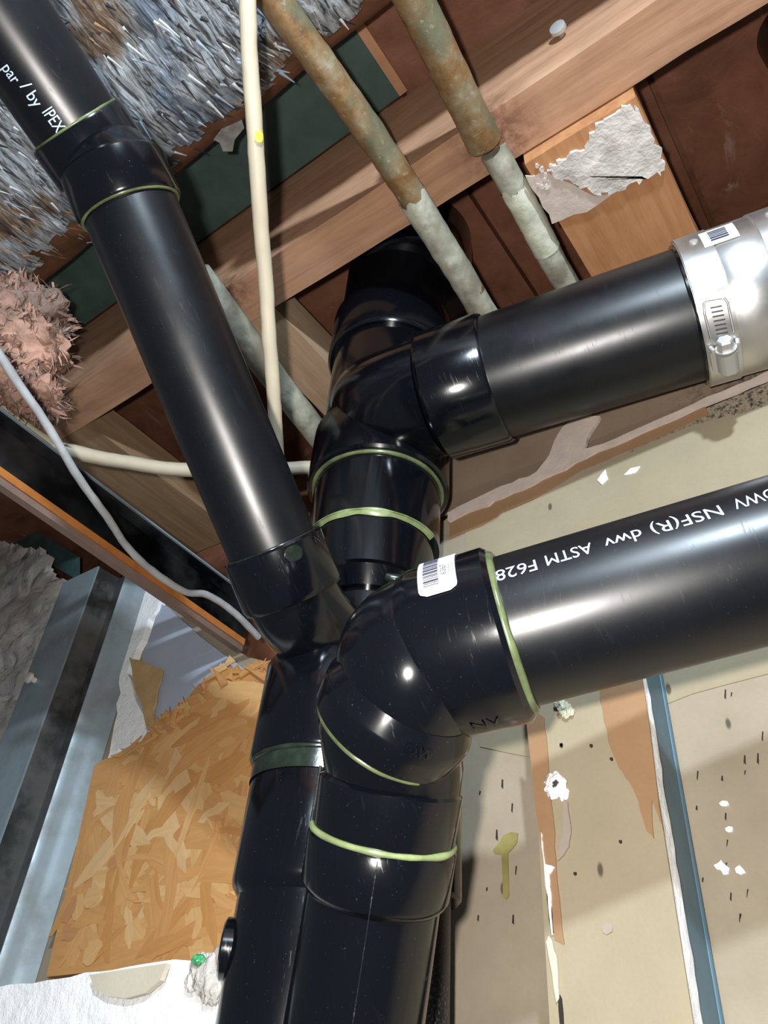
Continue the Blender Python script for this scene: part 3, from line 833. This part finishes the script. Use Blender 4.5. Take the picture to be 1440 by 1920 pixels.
# white gypsum ledge at lower left
led = roughen(gridbox((-1.3, (.300), -.4), (xcol(452, 1790, (.300)), .362, 0.0), (.012, .012, .012)), .0022, 60)
z_l, z_r = PY(0, 1852, (.300)).z, PY(440, 1783, (.300)).z
xl, xr = PY(0, 1852, (.300)).x, PY(440, 1783, (.300)).x
for i, p in enumerate(led.v):
    top = z_l + (z_r - z_l) * (p.x - xl) / (xr - xl)
    led.v[i] = Vector((p.x, p.y, p.z + top))
ledge = mk('gypsum_ledge', led, 'gypsum', None, 40)
tag(ledge, 'crumbly bright white gypsum ledge under the orange panel', 'plaster')
mk('paper_patch', MB().prism(pxpoly([(168, 1828), (230, 1818), (312, 1806), (300, 1838), (272, 1862), (235, 1872), (200, 1868), (175, 1850)], .2945), (0, .003, 0)), 'paper_pale', ledge)
deb = thing('debris_clump', 'small clump of grey debris with a green crumb on the white ledge', 'debris', PY(385, 1812, .297))
for i, (x, y, r, mt) in enumerate([(375, 1818, .006, 'dirty_plaster'), (392, 1832, .008, 'dirty_plaster'), (408, 1795, .004, 'paper_grey'), (400, 1850, .006, 'dirty_plaster'), (420, 1788, .003, 'paper_grey'), (360, 1840, .004, 'plaster')]):
    o = lump(PY(x, y, .297), r, i * 2.2, mt, deb, (1, .5, 1.2)); o.name = 'crumb'
o = lump(PY(372, 1800, .293), .0030, 4.4, plain('green_crumb', (.05, .30, .12), .4), deb, (1.2, 1, .8)); o.name = 'green_crumb'

# ================================================================== right: drywall strip on a steel stud
YS = .350
xl_, xr_ = xcol(1015, 1650, YS), xcol(1258, 1650, YS)
ztop = .213
strip = thing('drywall_strip', 'vertical tan drywall strip with a white cut edge right of the stack', 'drywall', (xl_, YS, -.25))
mk('paper_face', MB().box((xl_, YS, -.25), (xr_, YS + .0012, ztop)), 'paper_light', strip)
mk('gypsum_core', roughen(gridbox((xl_ + .0005, YS + .0012, -.25), (xr_ - .0003, YS + .0125, ztop), (.01, .004, .006)), .0007, 140), 'gypsum', strip)
mk('torn_paper', MB().prism(pxpoly(jag([(984, 1320), (1020, 1345), (1026, 1400), (1030, 1470), (1038, 1540), (1042, 1610), (1052, 1720), (1058, 1770), (1040, 1762), (1030, 1690), (1016, 1600), (1000, 1480)], 1.5, 3), YS - .0007), (0, .0007, 0)), 'paper_brown', strip)
mk('torn_paper', MB().prism(pxpoly(jag([(1120, 1270), (1204, 1270), (1232, 1480), (1243, 1556), (1234, 1530), (1222, 1500), (1226, 1572), (1212, 1558), (1196, 1500), (1180, 1466), (1160, 1440), (1140, 1390), (1130, 1330)], 1.5, 3), YS - .0007), (0, .0007, 0)), 'paper_brown', strip)
mk('torn_paper', MB().prism(pxpoly(jag([(1056, 1502), (1064, 1504), (1070, 1550), (1066, 1588), (1056, 1604), (1044, 1614), (1050, 1590), (1056, 1550)], 1.5, 3), YS - .0012), (0, .0012, 0)), 'paper_grey', strip)
mk('crack', MB().prism(pxpoly(jag([(1022, 1640), (1028, 1652), (1034, 1700), (1038, 1750), (1033, 1752), (1028, 1710)], 1, 3), YS - .0011), (0, .001, 0)), 'black', strip)
mk('crack', MB().prism(pxpoly(jag([(1046, 1860), (1052, 1872), (1056, 1925), (1050, 1925)], 1, 2), YS - .0011), (0, .001, 0)), 'black', strip)
mk('torn_edge', MB().prism(pxpoly(jag([(1014, 1560), (1017, 1578), (1022, 1620), (1040, 1626), (1030, 1640), (1033, 1700), (1036, 1750), (1034, 1752), (1028, 1700), (1021, 1640)], 1.5, 3), YS - .0016), (0, .0012, 0)), 'gypsum', strip)
mk('torn_edge', MB().prism(pxpoly(jag([(1030, 1755), (1036, 1770), (1044, 1800), (1048, 1870), (1043, 1880), (1030, 1800), (1024, 1765)], 1.5, 3), YS - .0016), (0, .0012, 0)), 'paper_pale', strip)
mk('dent', MB().prism(pxpoly(jag([(1128, 1738), (1138, 1730), (1148, 1734), (1148, 1746), (1138, 1752), (1130, 1748)], 1.5, 2), YS - .0006), (0, .0006, 0)), 'paper_grey', strip)
for (x, y) in [(1108, 1398), (1052, 1398), (1078, 1638), (1163, 1578), (1052, 1396), (1146, 1423)]:
    mk('fly_speck', MB().prism(pxpoly([(x - 2.5, y - 3), (x + 2.5, y - 3), (x + 3, y + 2), (x, y + 4), (x - 3, y + 1)], YS - .0005), (0, .0005, 0)), 'black', strip)
pt = PY(1044, 1474, YS)
put = thing('puttied_screw', 'white puttied screw head on the tan drywall strip', 'screw', pt)
lump(pt + Vector((0, -.0015, 0)), .0054, 8.2, 'gypsum', put, (1, .6, 1.1)).name = 'putty'
lump(pt + Vector((.0035, -.001, -.004)), .0026, 3.2, 'gypsum', put, (1, .6, 1.3)).name = 'putty_drop'
mk('screw_slot', MB().prism(pxpoly(jag([(1036, 1466), (1042, 1461), (1046, 1466), (1041, 1474), (1036, 1476)], 1, 2), YS - .0052), (0, .002, 0)), 'slot', put)
sb = thing('steel_stud', 'blue steel stud edge directly behind the tan drywall strip', 'metal stud', (xr_ - .02, YS + .013, -.25))
mk('stud_flange', MB().box((xl_ + .01, YS + .0128, -.25), (xr_ - .003, YS + .0142, ztop)), 'galv_blue', sb)
mk('stud_web', MB().box((xr_ - .0045, YS + .0142, -.25), (xr_ - .003, WY - .0012, ztop)), 'galv_blue', sb)
mk('stud_lip', MB().lathe(Vector((xr_ - .004, WY - .0035, -.25)), Vector((xr_ - .004, WY - .0035, ztop)), [(0, .0022), (ztop + .25, .0022)], 12), 'galv_blue', sb, 40)
gl = thing('dried_glue', 'small clear blob of dried glue below the printed pipe', 'glue', PY(1058, 1330, YS))
for i, (x, y, r) in enumerate([(1058, 1328, .0035), (1050, 1318, .003), (1068, 1334, .0024), (1062, 1340, .002)]):
    lump(PY(x, y, YS - .002), r, i + 1.3, plain('pale_glue_%s' % 'abcd'[i], (.50, .50, .36), .12), gl, (1, .8, 1)).name = 'glue_bead'

# ================================================================== black ABS drain
def ring(mb, p, a, r, w=.0014, mat=None, n=64):
    """bead of cement squeezed out at a socket mouth (torus)"""
    e1, e2 = frame(a); V = []; Fs = []
    for i in range(n):
        g = 2 * math.pi * i / n; q = e1 * math.cos(g) + e2 * math.sin(g)
        ww = w * (1 + .35 * mnoise.noise(q * 3 + p * 40))
        for j in range(8):
            b = 2 * math.pi * j / 8
            V.append(p + q * (r + ww * math.cos(b)) + a * (ww * math.sin(b)))
    for i in range(n):
        for j in range(8):
            Fs.append((i * 8 + j, ((i + 1) % n) * 8 + j, ((i + 1) % n) * 8 + (j + 1) % 8, i * 8 + (j + 1) % 8))
    return mb.add(V, Fs, mat)
def bead(parent, p, a, r, w=.0014, mat='glue'):
    o = mk('cement_bead', ring(MB(), p, a.normalized(), r, w), mat, parent, 60)
    return plabel(o, 'pale green solvent cement bead')
ch = .0016
def hubprof(L, R, ri=None):
    """socket with softly broken outer edges"""
    return [(0, R - ch), (ch, R), (L - ch, R), (L, R - ch)]

# ---- lower pipe (printed) and elbow on the branch
r2 = .030
LA, LB = P(958, 1184, .303), P(1448, 1047, .285)
la = (LB - LA).normalized()
low = thing('printed_pipe', 'large glossy black pipe printed DWV NSF(R) dwv ASTM F628 at lower right', 'pipe', LA)
mk('pipe_body', MB().lathe(LA - la * .02, LB, [(0, r2), ((LB - LA).length + .17, r2)], 72), 'abs_pipe', low, 40)
U = -la
for txt, st_, en_, size in (('DWV', (1447, 916), (1368, 937), .0082), ('NSF(R)', (1347, 948), (1217, 986), .0082), ('dwv', (1199, 992), (1130, 1011), .0086), ('ASTM', (1107, 1018), (1021, 1044), .0082), ('F628', (1003, 1050), (928, 1072), .0082)):
    plabel(mk('printed_lettering', fit_text(txt, size, LA, la, r2, st_, en_, U, .0002, 0.), 'white_ink', low, None, None, False), 'white printed letters ' + txt)
elb = thing('elbow_fitting', 'black elbow with a white barcode sticker joining the printed pipe', 'pipe fitting', P(742, 1400, .312))
T0 = P(742, 1412, .312); B0 = P(676, 1840, .298)
ua = (T0 - B0).normalized()
hub0 = LA - la * .034                      # back of the right socket
RH = .0352
Q = P(764, 1296, .302)                     # shoulder of the lower collar
rq = ray(764, 1296).normalized()
im = (right * .50 - down * .86); im = (im - rq * im.dot(rq)).normalized()
a2 = (im * math.cos(math.radians(27)) - rq * math.sin(math.radians(27))).normalized()
CR = .0318
mbE = MB()
mbE.lathe(Q - a2 * .0185, Q, [(0, CR - .002), (.0012, CR - .0006), (.008, CR), (.0125, CR), (.0138, CR - .0006), (.0205, .0278), (.0212, .0255)], 80)
path = cubic(Q - a2 * .004, Q + a2 * .012, hub0 - la * .013, hub0 + la * .002, 26)
mbE.sweep(path, [.0275 + .0062 * (i / 26) for i in range(27)], 64)
mbE.lathe(hub0 - la * .004, LA, [(0, .0325), (.004, RH - .0009), (.006, RH - .0004), (.036, RH), (.038, RH - .0016), (.038, r2 + .0005), (.034, r2 + .0005)], 72)
mbE.sweep([T0 - ua * .012, T0 - ua * .004, Q - a2 * .016, Q - a2 * .008], .0283, 48)
mk('elbow_body', mbE, 'abs', elb, 35)
bead(elb, LA + la * .0005, la, r2 + .0010, .0019, 'glue_mid')
bead(elb, Q - a2 * .0190, a2, CR - .0024, .0010, 'glue_mid')
h, s_, n_ = hitcyl(787, 1124, hub0, la, RH)
f = cyl_map(hub0, la, RH, s_, n_, la)
stk = mk('barcode_sticker', patch(MB(), f, .0, .0150, .0, .033, .0002, 12, 24, .0003, .003), 'sticker', elb, 60)
plabel(stk, 'white barcode sticker on the elbow')
mbb = MB(); v = .0045
random.seed(3)
while v < .026:
    w = random.choice([.0003, .0003, .0005, .0009]); patch(mbb, f, .0022, .0082, v, v + w, .0001, 4, 2, .0007); v += w + random.choice([.0004, .0005, .0008])
plabel(mk('barcode', mbb, 'black_ink', stk), 'dark barcode bars')
fr = cyl_map(hub0, la, RH, s_, n_, la)
def rot(f_, u0, v0):      # text turned to run around the socket
    return lambda u, v, lift=0.: f_(u0 - v, v0 + u, lift)
mk('sticker_digits', text_mb('6267', .0034, lambda u, v, l=0.: f(.0114 - v, .0085 + u, l), .0007, .00003, 1.1, 4), 'grey_ink', stk, None, None, False)
mk('sticker_digits', text_mb('107521', .0026, lambda u, v, l=0.: f(.0142 - v, .0080 + u, l), .0007, 0., 1.1, 4), 'grey_ink', stk, None, None, False)
h, s_, n_ = hitcyl(884, 1372, hub0, la, RH); f2 = cyl_map(hub0, la, RH, s_, n_, la)
mk('embossed_mark', text_mb('NV', .0085, lambda u, v, l=0.: f2(v * 1.0, -u, l) if False else f2(u, v, l), .0004, .0, 1., 6), 'abs', elb, None, None, False)
h, s_, n_ = hitcyl(755, 1410, Q, a2, CR)
def f3m(u, v, l=0.):                        # letters running around the collar
    g = u / CR
    vt = a2.cross(n_)
    return Q + a2 * (s_ + v) + (n_ * math.cos(g) + vt * math.sin(g)) * (CR + l)
mk('embossed_mark', text_mb('DW', .0065, f3m, .0004, 0., 1., 3), 'abs', elb, None, None, False)

# ---- branch wye under the elbow, with the left riser
LX, LY = P(608, 1400, .40).x, P(608, 1400, .40).y
def LV(z): return Vector((LX, LY, z))
wz = lambda px, py: (ray(px, py) * (LY / ray(px, py).y)).z
zA1, zA0 = wz(612, 1262), wz(606, 1440)      # upper socket (takes the bent elbow)
zB0 = wz(597, 1675)
wye = thing('wye_fitting', 'large black wye at the bottom whose branch carries the elbow', 'pipe fitting', LV(-.20))
mbW = MB()
mbW.lathe(LV(zB0), LV(zA0 + .004), [(-.004, .0315), (0, .0345), (.003, .0352), (zA0 - zB0 + .002, .0343), (zA0 - zB0 + .004, .033)], 72)
mbW.lathe(LV(-.25), LV(zB0), [(0, .0335), (zB0 + .25, .0315)], 72)
mk('run_body', mbW, 'abs', wye, 35)
mbW = MB()
Lb = (T0 - B0).length
c_t = lambda y: (P(676 + (742 - 676) * (1840 - y) / (1840 - 1412), y, 1).dot(ua))
def on_br(y):      # distance along the branch axis where it crosses picture row y
    lo_, hi_ = 0., 1.
    best = 0
    for i in range(400):
        q = B0.lerp(T0, i / 400 * 1.1); c = Vector((AX.x * q.x + AY.x * q.y + AZ.x * q.z, AX.y * q.x + AY.y * q.y + AZ.y * q.z, AX.z * q.x + AY.z * q.y + AZ.z * q.z))
        if 960 + F * c.y / c.z < y: break
        best = (q - B0).length
    return best
tR, tH = on_br(1566), on_br(1672)
mbW.lathe(B0, T0, [(tH - .002, .0262), (tH, .0282), (tH + .0025, .0296), (tR - .0015, .0298), (tR, .0288)], 72)
mbW.lathe(B0, T0, [(-.09, .0275), (tH, .0265)], 72)
mk('branch_body', mbW, 'abs', wye, 35)
h, s_, n_ = hitcyl(704, 1640, B0, ua, .0298)
mk('mould_line', MB().sweep([B0 + ua * t_ + n_ * rad_ for t_, rad_ in ((-.05, .0272), (tH - .003, .0266), (tH + .003, .0298), (tR - .002, .0299))], .00022, 6), 'dusty', wye, 60)
mk('dust_line', MB().sweep([B0 + ua * t + (frame(ua)[0] * 0) + (ray(560, 1600).cross(ua).normalized() * -.0292) for t in [tH + .004 + (Lb - tH) * i / 12 for i in range(10)]], .0006, 6), 'dusty', wye, 50)
brp = thing('branch_coupling', 'short black socket with a green cement line under the elbow', 'pipe fitting', B0 + ua * tR)
mk('socket_body', MB().lathe(B0, T0, [(tR - .001, .0280), (tR + .001, .0286), (Lb - .012, .0292), (Lb - .010, .0275)], 72), 'abs', brp, 35)
bead(brp, B0 + ua * (tR + .0004), ua, .0286, .0013)
# ---- left coupling over the wye run
lco = thing('left_coupling', 'wide black coupling on the left riser above the wye', 'pipe fitting', LV(zA0))
mk('socket_body', MB().lathe(LV(zA0 - .001), LV(zA1), [(0, .0340), (.0, .0362), (.0015, .0370), (zA1 - zA0 - .003, .0362), (zA1 - zA0, .0345), (zA1 - zA0 + .0005, .028)], 72), 'abs', lco, 35)
bead(lco, LV(zA0 - .0016), Vector((0, 0, 1)), .0345, .0016, 'glue_dark')
mk('cement_smear', MB().lathe(LV(zA0 - .012), LV(zA0), [(0, .03505), (.011, .03475)], 72, False), 'glue_dark', wye, 60)
# cleanout tab at lower left of the wye
tp = LV(wz(585, 1790)) + Vector((-.0, 0, 0)); sd = (-(ray(585, 1790).cross(Vector((0, 0, 1)))).normalized())
sd = sd if sd.dot(right) < 0 else -sd
mk('side_lug', MB().lathe(tp + sd * .028, tp + sd * .05, [(0, .0125), (.0055, .0125), (.0065, .0110)], 32), 'abs', wye, 35)

# ---- long left pipe, its lower bent elbow, upper elbow and upper pipe
r15 = .02415
GA, GB = P(246, 396, .393), P(512, 1026, .408)
ga = (GB - GA).normalized()
lp = thing('long_pipe', 'long glossy black pipe slanting down from the upper left', 'pipe', GB)
mk('pipe_body', MB().lathe(GA - ga * .02, GB, [(0, r15), ((GB - GA).length + .035, r15)], 64), 'abs_pipe', lp, 40)
le = thing('bent_fitting', 'black bent fitting joining the long pipe to the left coupling', 'pipe fitting', LV(zA1))
hz = .030
S0 = GB - ga * .001
zin = LV(zA1 - .006)
mbL = MB()
mbL.lathe(S0, S0 + ga, [(0, r15 + .0004), (0, .0265), (.0012, .0274), (hz - .003, .0280), (hz, .0268), (hz + .001, .022)], 64)
pa = S0 + ga * (hz - .002)
mbL.sweep(cubic(pa, pa + ga * .030, zin + Vector((0, 0, .034)), zin, 22), .0246, 56)
mk('fitting_body', mbL, 'abs', le, 35)
bead(le, S0, ga, r15 + .0006, .0007, 'glue_dark')
h, s_, n_ = hitcyl(592, 1020, S0, ga, .0276)
def fl_(u, v, l=0.):
    g = u / .0276; vt = n_.cross(ga) * -1
    return S0 + ga * (s_ - v) + (n_ * math.cos(g) - ga.cross(n_) * -1 * math.sin(g) * -1) * (.0276 + l)
f5 = cyl_map(S0, ga, .0276, s_, n_, ga)
mk('embossed_mark', text_mb('NW', .006, lambda u, v, l=0.: f5(-v, u, l), .0003, 0., 1., 3), 'dusty', le, None, None, False)
h, s_, n_ = hitcyl(548, 1022, S0, ga, .0276); f6 = cyl_map(S0, ga, .0276, s_, n_, ga)
mk('cement_smear', patch(MB(), f6, 0, .008, -.006, .004, .0003, 4, 6, .0002, .004), 'glue_dark', le, 60)

KA, KB = P(143, 236, .390), P(-60, -62, .352)
ka = (KA - KB).normalized()
up = thing('upper_pipe', 'black pipe printed par / by IPEX in the top left corner', 'pipe', KA)
mk('pipe_body', MB().lathe(KB - ka * .1, KA, [(0, .0232), ((KA - KB).length + .12, .0232)], 64), 'abs_pipe', up, 40)
for txt, st_, en_, size in (('par', (3, 128), (31, 154), .0085), ('/', (37, 162), (44, 170), .0085), ('by', (49, 180), (70, 200), .0085), ('IPEX', (79, 211), (112, 246), .0085)):
    plabel(mk('printed_lettering', fit_text(txt, size, KA, ka, .0232, st_, en_, ka, .0002, .00002), 'white_ink', up, None, None, False), 'white printed letters ' + txt)
ue = thing('upper_elbow', 'black angled elbow between the printed IPEX pipe and the long pipe', 'pipe fitting', GA)
mbU = MB()
mbU.lathe(KA, KA + ka, [(0, .0236), (0, .0256), (.0012, .0262), (.0205, .0262), (.0215, .0250)], 64)
mbU.lathe(GA, GA - ga, [(0, r15 + .0004), (0, .0262), (.0015, .0272), (.022, .0268), (.0235, .0255), (.0240, .020)], 64)
mbU.sweep(cubic(KA + ka * .014, KA + ka * .028, GA - ga * .026, GA - ga * .012, 14), .0246, 48)
mk('elbow_body', mbU, 'abs', ue, 35)
bead(ue, GA, ga, r15 + .0008, .0010, 'glue_mid')
bead(ue, KA - ka * .0005, ka, .0236, .0008, 'glue_mid')

# ---- back stack with tee and upper branch
BX, BY = P(714, 860, .585).x, P(714, 860, .585).y
def BV(z): return Vector((BX, BY, z))
bz = lambda px, py: (ray(px, py) * (BY / ray(px, py).y)).z
sc = .0505 * .585 / .56
zt1, zt0 = bz(722, 690), bz(727, 640)           # upper socket of tee
zl1, zl0 = bz(716, 830), bz(714, 925)           # lower socket of tee
UA, UB = P(927, 708, .534), P(1296, 590, .492)
uu = (UB - UA).normalized()
tee = thing('tee_fitting', 'black tee on the stack with a curved branch to the right', 'pipe fitting', BV(zl0))
mbT = MB()
mbT.lathe(BV(zl0), BV(zl1), [(0, .0478), (0, .0505), (.002, .0522), (zl1 - zl0 - .004, .0520), (zl1 - zl0, .0495), (zl1 - zl0 + .001, .044)], 80)
mbT.lathe(BV(zl1 - .01), BV(zt1), [(0, .0470), (zt1 - zl1 + .02, .0470)], 80)
mbT.lathe(BV(zt1 - .004), BV(zt0 + .02), [(0, .0470), (.0, .0500), (.003, .0520), (.050, .0520), (.052, .049)], 80)
hu0 = UA - uu * .044
mbT.lathe(hu0 - uu * .003, UA, [(0, .0405), (.003, .0445), (.005, .0462), (.047, .0462), (.049, .0448), (.049, .0425)], 80)
base = BV(zl1 + .004)
mbT.sweep(cubic(base, base + Vector((0, 0, .055)), hu0 - uu * .055, hu0, 20), [.040 + .003 * i / 20 for i in range(21)], 56)
mk('tee_body', mbT, 'abs', tee, 35)
bead(tee, BV(zl0 - .0006), Vector((0, 0, 1)), .0470, .0016, 'glue_mid')
bead(tee, UA + uu * .0004, uu, .0432, .0010, 'glue_dark')
ub = thing('branch_pipe', 'black horizontal pipe from the tee to the steel clamp coupling', 'pipe', UA)
mk('pipe_body', MB().lathe(UA - uu * .02, UB, [(0, .0430), ((UB - UA).length + .03, .0430)], 80), 'abs_pipe', ub, 40)
sp_ = thing('stack_pipe', 'black vertical stack pipe disappearing up behind the joist', 'pipe', BV(zt0))
mk('pipe_body', MB().lathe(BV(zt0 - .02), BV(ZC), [(0, .0465), (ZC - zt0 + .019, .0465)], 72), 'abs_pipe', sp_, 40)
mk('upper_socket', MB().lathe(BV(ZC - .075) + Vector((.015, .006, 0)), BV(ZC) + Vector((.015, .006, 0)), [(0, .050), (.002, .0545), (.0745, .0545)], 72), 'abs', sp_, 40)
rdc = thing('reducer_fitting', 'black reducer on the stack with a ragged green cement line', 'pipe fitting', BV(bz(712, 1095)))
za, zb_, zc_, zd = bz(713, 1028), bz(712, 1112), bz(711, 1140), bz(705, 1260)
mbR = MB()
mbR.lathe(BV(zd), BV(zl0 + .01), [(0, .0300), (zc_ - zd, .0300), (zc_ - zd, .0335), (zb_ - zd, .0400), (zb_ - zd + .001, .0425), (za - zd, .0428), (za - zd, .0462), (zl0 + .01 - zd, .0462)], 80)
mk('reducer_body', mbR, 'abs', rdc, 35)
ee1, ee2 = frame(Vector((0, 0, 1)))
# ragged cement along the shoulder: a half ring facing the room
vd = Vector((-BX, -BY, 0)).normalized(); vt = Vector((-vd.y, vd.x, 0)); V = []
N_ = 40
for i in range(N_ + 1):
    g = -1.25 + 2.3 * i / N_
    q = vd * math.cos(g) + vt * math.sin(g)
    w = .0010 + .0016 * mnoise.noise(Vector((g * 4, 1.5, 0)))
    V += [BV(za - w - .001) + q * .0433, BV(za + .0004) + q * .0466, BV(za + .0006 + w * .5) + q * .0465, BV(za - w * .3) + q * .0432]
Fs = [(i * 4 + j, i * 4 + (j + 1) % 4, (i + 1) * 4 + (j + 1) % 4, (i + 1) * 4 + j) for i in range(N_) for j in range(4)]
mk('cement_smear', MB().add(V, Fs), 'glue', rdc, 60)
h, s_, n_ = hitcyl(722, 1085, BV(zc_), Vector((0, 0, 1)), .0345)
f7 = cyl_map(BV(zc_), Vector((0, 0, 1)), .0385, 0, n_, Vector((0, 0, 1)))
mk('cement_blob', roughen(MB().sweep([h + right * .000 - down * .002, h + right * .008 + down * .001, h + right * .014 + down * .005, h + right * .017 + down * .008], [.0022, .0042, .0035, .0012], 14), .0010, 200), 'glue_dark', rdc, 60)
# rear riser beside the wall
RX, RY = P(758, 1600, .402).x, P(758, 1600, .402).y
def RV(z): return Vector((RX, RY, z))
rz = lambda px, py: (ray(px, py) * (RY / ray(px, py).y)).z
z1, z0_ = rz(770, 1370), rz(752, 1690)
rear = thing('rear_riser', 'dusty black riser half hidden behind the wye next to the wall', 'pipe', RV(-.25))
mk('riser_pipe', MB().lathe(RV(-.25), RV(z1), [(0, .0245), (z1 + .25, .0245)], 64), 'dusty', rear, 40)
mk('riser_socket', MB().lathe(RV(z0_), RV(z1), [(0, .0250), (.0, .0285), (.002, .0300), (z1 - z0_ - .002, .0300), (z1 - z0_, .028)], 64), 'abs', rear, 35)
b1 = RV(z1 - .004)
mk('riser_bend', MB().sweep(cubic(b1, b1 + Vector((0, 0, .04)), BV(zd + .02) - Vector((0, 0, .03)), BV(zd + .03), 18), .0285, 48), 'dusty', rear, 40)

# ---- stainless no-hub coupling on the branch pipe
clp = thing('clamp_coupling', 'shiny stainless steel clamp coupling on the branch pipe at the right edge', 'pipe clamp', UB)
e_back = UB - uu * .001
mk('rubber_sleeve', MB().lathe(e_back - uu * .0015, UB, [(0, .0432), (0, .0452), (.10, .0452)], 80), 'abs', clp, 40)
mk('steel_shield', MB().lathe(e_back, UB, [(0, .0440), (.0, .0462), (.019, .0462), (.0205, .0470), (.043, .0470), (.0445, .0462), (.10, .0462)], 96), 'stainless', clp, 30)
def band(t0, w):
    return MB().lathe(e_back + uu * t0, UB + uu, [(0, .0462), (0, .0478), (w, .0478), (w, .0462)], 96, False)
W_ = .0185
for t0 in (.0005, .0435):
    bnd = mk('clamp_band', band(t0, W_), 'stainless', clp, 30)
    h, s_, n_ = hitcyl(1340, 668, e_back, uu, .049)
    base0 = e_back + uu * (t0 + W_ / 2)
    ncl = n_; tcl = uu.cross(ncl).normalized()
    if tcl.dot(down) > 0: tcl = -tcl          # tangent pointing up in the picture
    c = base0 + ncl * .0525
    mbx = MB()
    for sgn in (-1, 1):
        mbx.sweep([base0 + ncl * .0478 + uu * sgn * .0075 + tcl * .006, base0 + ncl * .0530 + uu * sgn * .0065 + tcl * .006], .0015, 10)
    # saddle: rounded housing around the screw
    secp = [(-.0085, .0478), (-.0085, .0500), (-.0060, .0515), (-.0050, .0560), (-.0025, .0582), (.0025, .0582), (.0050, .0560), (.0060, .0515), (.0085, .0500), (.0085, .0478)]
    mbx.prism([base0 + uu * a + ncl * b - tcl * .010 for a, b in secp], tcl * .014)
    mk('screw_housing', mbx, 'zinc', bnd, 40)
    mbs = MB().lathe(c + tcl * .001, c + tcl * .02, [(0, .0034), (.004, .0034), (.004, .0056), (.0045, .0060), (.0052, .0060)], 24)
    mbs.lathe(c + tcl * .006, c + tcl * .02, [(0, .0048), (.0055, .0048), (.0065, .0040)], 6)
    mk('screw_head', mbs, 'zinc', bnd, 30)
    # worm slots cut across the band above the screw
    for k in range(7):
        g = .27 + k * .055
        q = ncl * math.cos(g) + tcl * math.sin(g); tq = -ncl * math.sin(g) + tcl * math.cos(g)
        mk('worm_slot', MB().prism([base0 + q * .04775 + uu * a + tq * b for a, b in ((-.0028, -.0004), (.0034, -.0012), (.0034, -.0002), (-.0028, .0006))], q * .0003), 'slot', bnd)
    mk('band_end', MB().sweep([base0 + (ncl * math.cos(g) + tcl * math.sin(g)) * .0484 + uu * a for g, a in ((.24, -.0062), (.55, -.0066), (.68, -.0056), (.70, -.003), (.68, .003), (.66, .0056), (.60, .0066), (.24, .0064))], .0007, 8), 'stainless', bnd, 60)
    hx, sx_, nx_ = hitcyl(1290 if t0 < .01 else 1416, 457 if t0 < .01 else 411, e_back, uu, .0478)
    pr = e_back + uu * (t0 + W_ / 2) + nx_ * .0476
    mk('rivet', MB().lathe(pr, pr + nx_, [(0, .0026), (.0010, .0024), (.0014, .0012)], 14), 'zinc', bnd, 40)
h, s_, n_ = hitcyl(1322, 466, e_back, uu, .0472); f8 = cyl_map(e_back, uu, .0472, s_, n_, uu)
st2 = mk('barcode_sticker', patch(MB(), f8, .0, .0195, .0, .0185, .0003, 6, 12, .0004), 'sticker', clp, 60); plabel(st2, 'white barcode sticker on the steel coupling')
mbb = MB(); v = .0035
while v < .0160:
    w = random.choice([.0006, .0008, .0014]); patch(mbb, f8, .0045, .0145, v, v + w, .0001, 3, 2, .0009); v += w + .0009
plabel(mk('barcode', mbb, 'black_ink', st2), 'dark barcode bars')
# ---- black pipe in the top right corner
pp = P(1458, 20, .62)
cor = thing('corner_pipe', 'black pipe end barely visible in the top right corner', 'pipe', pp)
mk('pipe_body', MB().lathe(Vector((pp.x, pp.y, .56)), Vector((pp.x, pp.y, ZC)), [(0, .023), (.002, .025), (ZC - .561, .025)], 48), 'abs_pipe', cor, 40)
